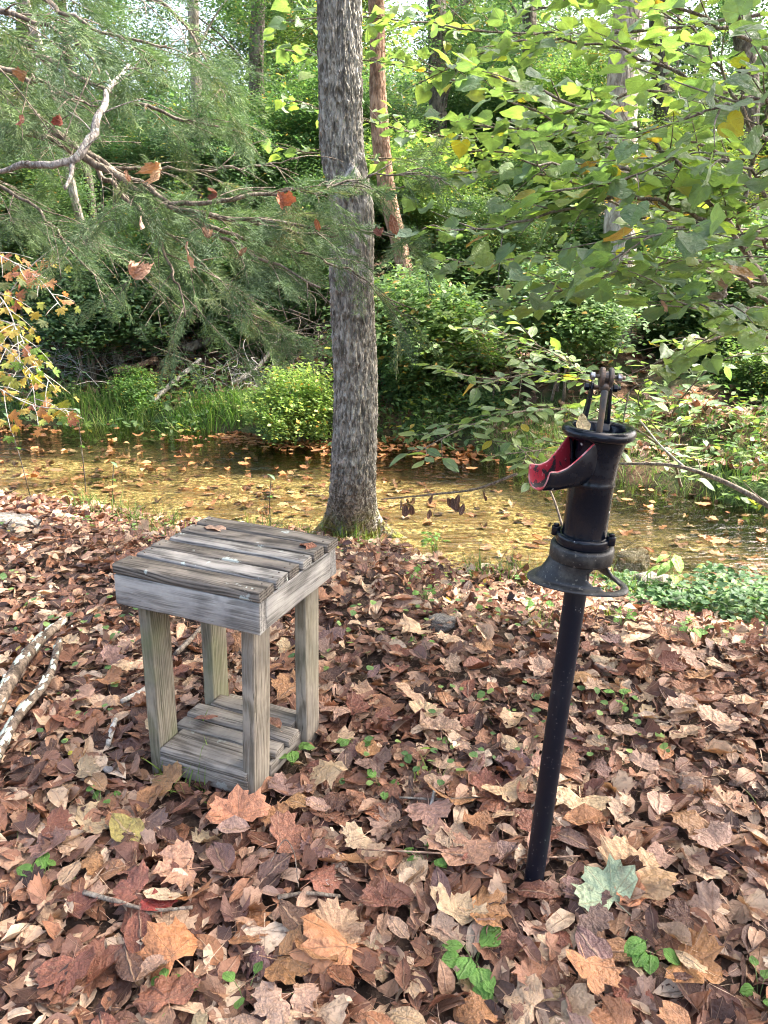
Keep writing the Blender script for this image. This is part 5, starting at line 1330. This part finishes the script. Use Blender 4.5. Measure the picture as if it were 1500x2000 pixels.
log('stick', 'small twig poking out behind the stool left leg', [og(240,1395,.05), og(270,1380,.05), og(300,1360,.05)], [.008,.009,.008], M['bark_grey'])
log('stick', 'brown stick seen through the stool between its legs', [og(345,1300,.05), og(375,1270,.05), og(405,1235,.05)], [.010,.010,.008], M['bark_twig'])
log('stick', 'pale lichened stick below centre', [og(830,1635,.05), og(845,1590,.055), og(850,1550,.05)], [.005,.005,.004], M['bark_grey'])
log('stick', 'thin grey stick lying level below centre', [og(780,1585,.05), og(860,1592,.055), og(935,1586,.05)], [.003,.004,.003], M['bark_twig'])
log('stick', 'long thin reddish twig running to the pipe foot', [og(700,1700,.07), og(850,1705,.065), og(1000,1712,.06), og(1130,1708,.06)], [.0022,.0025,.002], M['bark_red'], 6)
log('stick', 'dark twig at lower left under the leaves', [og(170,1780,.06), og(230,1800,.065), og(300,1815,.06), og(380,1810,.06)], [.006,.005,.004], M['bark_twig'])
log('stick', 'grey stick lying at lower centre', [og(545,1790,.06), og(600,1782,.06), og(665,1778,.045)], [.006,.005,.004], M['bark_twig'])
log('stick', 'curved thin twig standing at lower centre', [og(525,1725,.05), og(560,1700,.10), og(575,1725,.11), og(585,1770,.06)], [.0014,.0014,.001], M['bark_twig'], 6)
log('stick', 'tan bark piece right of the pipe', [og(1160,1320,.05), og(1190,1335,.055), og(1215,1340,.05)], [.010,.012,.009], M['bark_red'])
log('arching_branch', 'bare dark branch arching from the right edge behind the pump', [P(1580,1040,3.6), P(1480,975,3.7), P(1400,935,3.8), P(1330,912,3.9), P(1205,905,4.1)], [.016,.013,.010,.006], M['bark_twig'], twigs=.3)
log('arching_branch', 'thin pale twig rising right of the pump rim', [P(1340,915,3.9), P(1290,870,3.9), P(1250,820,3.9)], [.006,.004,.003], M['bark_grey'], 7)
t, pth_ = log('drooping_twig', 'thin bare branch with withered leaves right of the main trunk', [P(1010,925,4.0), P(930,955,4.1), P(850,965,4.2), P(745,975,4.3)], [.008,.006,.003], M['bark_twig'], 7, twigs=.22)
for k in range(14):
    o = link('withered_leaf', me_o[[1,3,5,7][k % 4]], t); i = 8+k
    q = pth_[i]+[r5.normal(0,.04), r5.normal(0,.04), -.03-.08*r5.uniform()]; o.location = tuple(local(t, q)); o.scale = (.07,)*3; o.rotation_euler = (1.3, r5.uniform(-.5,.5), r5.uniform(0,6)); o.color = (.16,.09,.07,1)
log('bare_twig', 'thin bare twig rising from the water just left of the pump barrel', [P(1105,1050,3.9), P(1075,960,3.9), P(1040,900,3.9), P(1010,870,3.9)], [.007,.005,.003], M['bark_twig'], 6, twigs=.2)
log('fallen_log', 'grey dead log leaning down to the water on the far bank', [og(300,800,.1), og(340,775,.16), og(395,738,.22)], [.03,.03,.024], M['dead_limb'])
log('fallen_log', 'reddish fallen log lying on the far left bank', [og(225,745,.12), og(270,735,.12), og(310,722,.14)], [.04,.04,.03], M['bark_red'])
log('fallen_log', 'dark log lying across the slope behind the far bank', [og(360,715,.2), og(420,700,.25), og(470,680,.3)], [.06,.06,.05], M['bark_dark'])
log('fallen_log', 'grey mossy log on the far bank right of the grass tussock', [og(455,770,.12), og(500,755,.2), og(560,700,.4)], [.026,.022,.016], M['dead_limb'])
# tangles of dry twigs on the far bank
def tangle(label, px, py, dist, n, size, mat='bark_twig'):
    r = ray(px, py); c = np.array([r[0]/r[1]*dist, dist, CAMH+r[2]/r[1]*dist]); t = thing('brush_pile', label, 'brush', (c[0], c[1], gz(c[0], c[1]))); m = MB()
    for k in range(n):
        a = c+r5.normal(0, .5, 3)*size; a[2] = max(a[2]-.4*size, gz(a[0], a[1])); d = r5.normal(0,1,3); d[2] = abs(d[2])*.9
        d /= np.linalg.norm(d); l = size*r5.uniform(.4,1.2)
        m.tube(local(t, smooth_path([a, a+d*l*.5+r5.normal(0,.05,3), a+d*l+[0,0,-.15*l]+r5.normal(0,.08,3)], 7)), [.007,.004,.002], 4, cap=False)
    m.build('twigs', M[mat], t)['kind'] = 'stuff'
tangle('tangle of bare vines left of the main trunk on the far bank', 560, 640, 9.3, 170, .8)
tangle('dark thicket of bare twigs behind the grass tussock', 300, 640, 9.8, 130, .9, 'bark_dark')
tangle('tangle of grey twigs around the leaning grey log', 480, 770, 8.9, 70, .45, 'bark_grey')
tangle('twiggy brush on the far bank between trunk and pump', 950, 690, 8.8, 110, .7)
tangle('vines at the far left under the shrub', 130, 690, 9.5, 100, .7, 'bark_grey')
def rock(name, label, px, py, s, mat, seed, up=0., sc=(1,1,.7)):
    p = on_ground(px, py); bm = bmesh.new(); bmesh.ops.create_icosphere(bm, subdivisions=4, radius=1)
    co = np.array([v.co[:] for v in bm.verts]); k = 1+.32*fbm(co[:,0]*1.3+seed*7, co[:,1]*1.3, co[:,2]*1.3, seed, 4)
    k = k - .12*np.abs(noise(co[:,0]*2.5, co[:,1]*2.5, co[:,2]*2.5+seed, 3))
    for v, q in zip(bm.verts, co*k[:,None]): v.co = q
    me = bpy.data.meshes.new(name); bm.to_mesh(me); bm.free(); me.materials.append(mat)
    for q in me.polygons: q.use_smooth = True
    o = link(name, me); o.location = (p[0], p[1], p[2]+up); o.scale = tuple(s*q for q in sc); tag(o, label, 'rock'); return o
rock('rock', 'pale rounded stone at the waterline between tree and pump', 950, 1118, .085, M['rock_pale'], 3, .01)
rock('rock', 'rough grey boulder just right of the pump base at the water', 1235, 1105, .11, M['rock'], 4, .03, (1,1,.9))
rock('rock', 'low grey slab of rock right of the pump flange', 1262, 1150, .11, M['rock'], 5, .01, (1.2,1,.7))
rock('rock', 'dark rounded rock beneath the pointed leaf plant', 1335, 1165, .10, M['rock'], 6, .0, (1.2,1,.6))
rock('rock', 'flat grey stone in the leaves at the left edge', 5, 1030, .15, M['rock'], 8, -.01, (1.2,1,.45))
rock('rock', 'small grey stone among leaves right of the stool top', 862, 1225, .05, M['rock'], 9, .02, (1.3,1,.6))
rock('pebble', 'small pale pebble in the leaves at lower left of centre', 635, 1757, .022, M['rock_pale'], 10, .045)
rock('pebble', 'white pebble by the left fallen branches', 215, 1530, .014, M['rock_pale'], 11, .05)
print('objects', len(bpy.data.objects))
_t = {}
for o in bpy.data.objects:
    if o.type == 'MESH' and o.data.name not in _t: _t[o.data.name] = sum(len(p.vertices)-2 for p in o.data.polygons) if len(o.data.polygons) < 50000 else len(o.data.polygons)*(len(o.data.polygons[0].vertices)-2)
print('tris', sum(_t.values()), sorted(((v, k) for k, v in _t.items()), reverse=True)[:12])
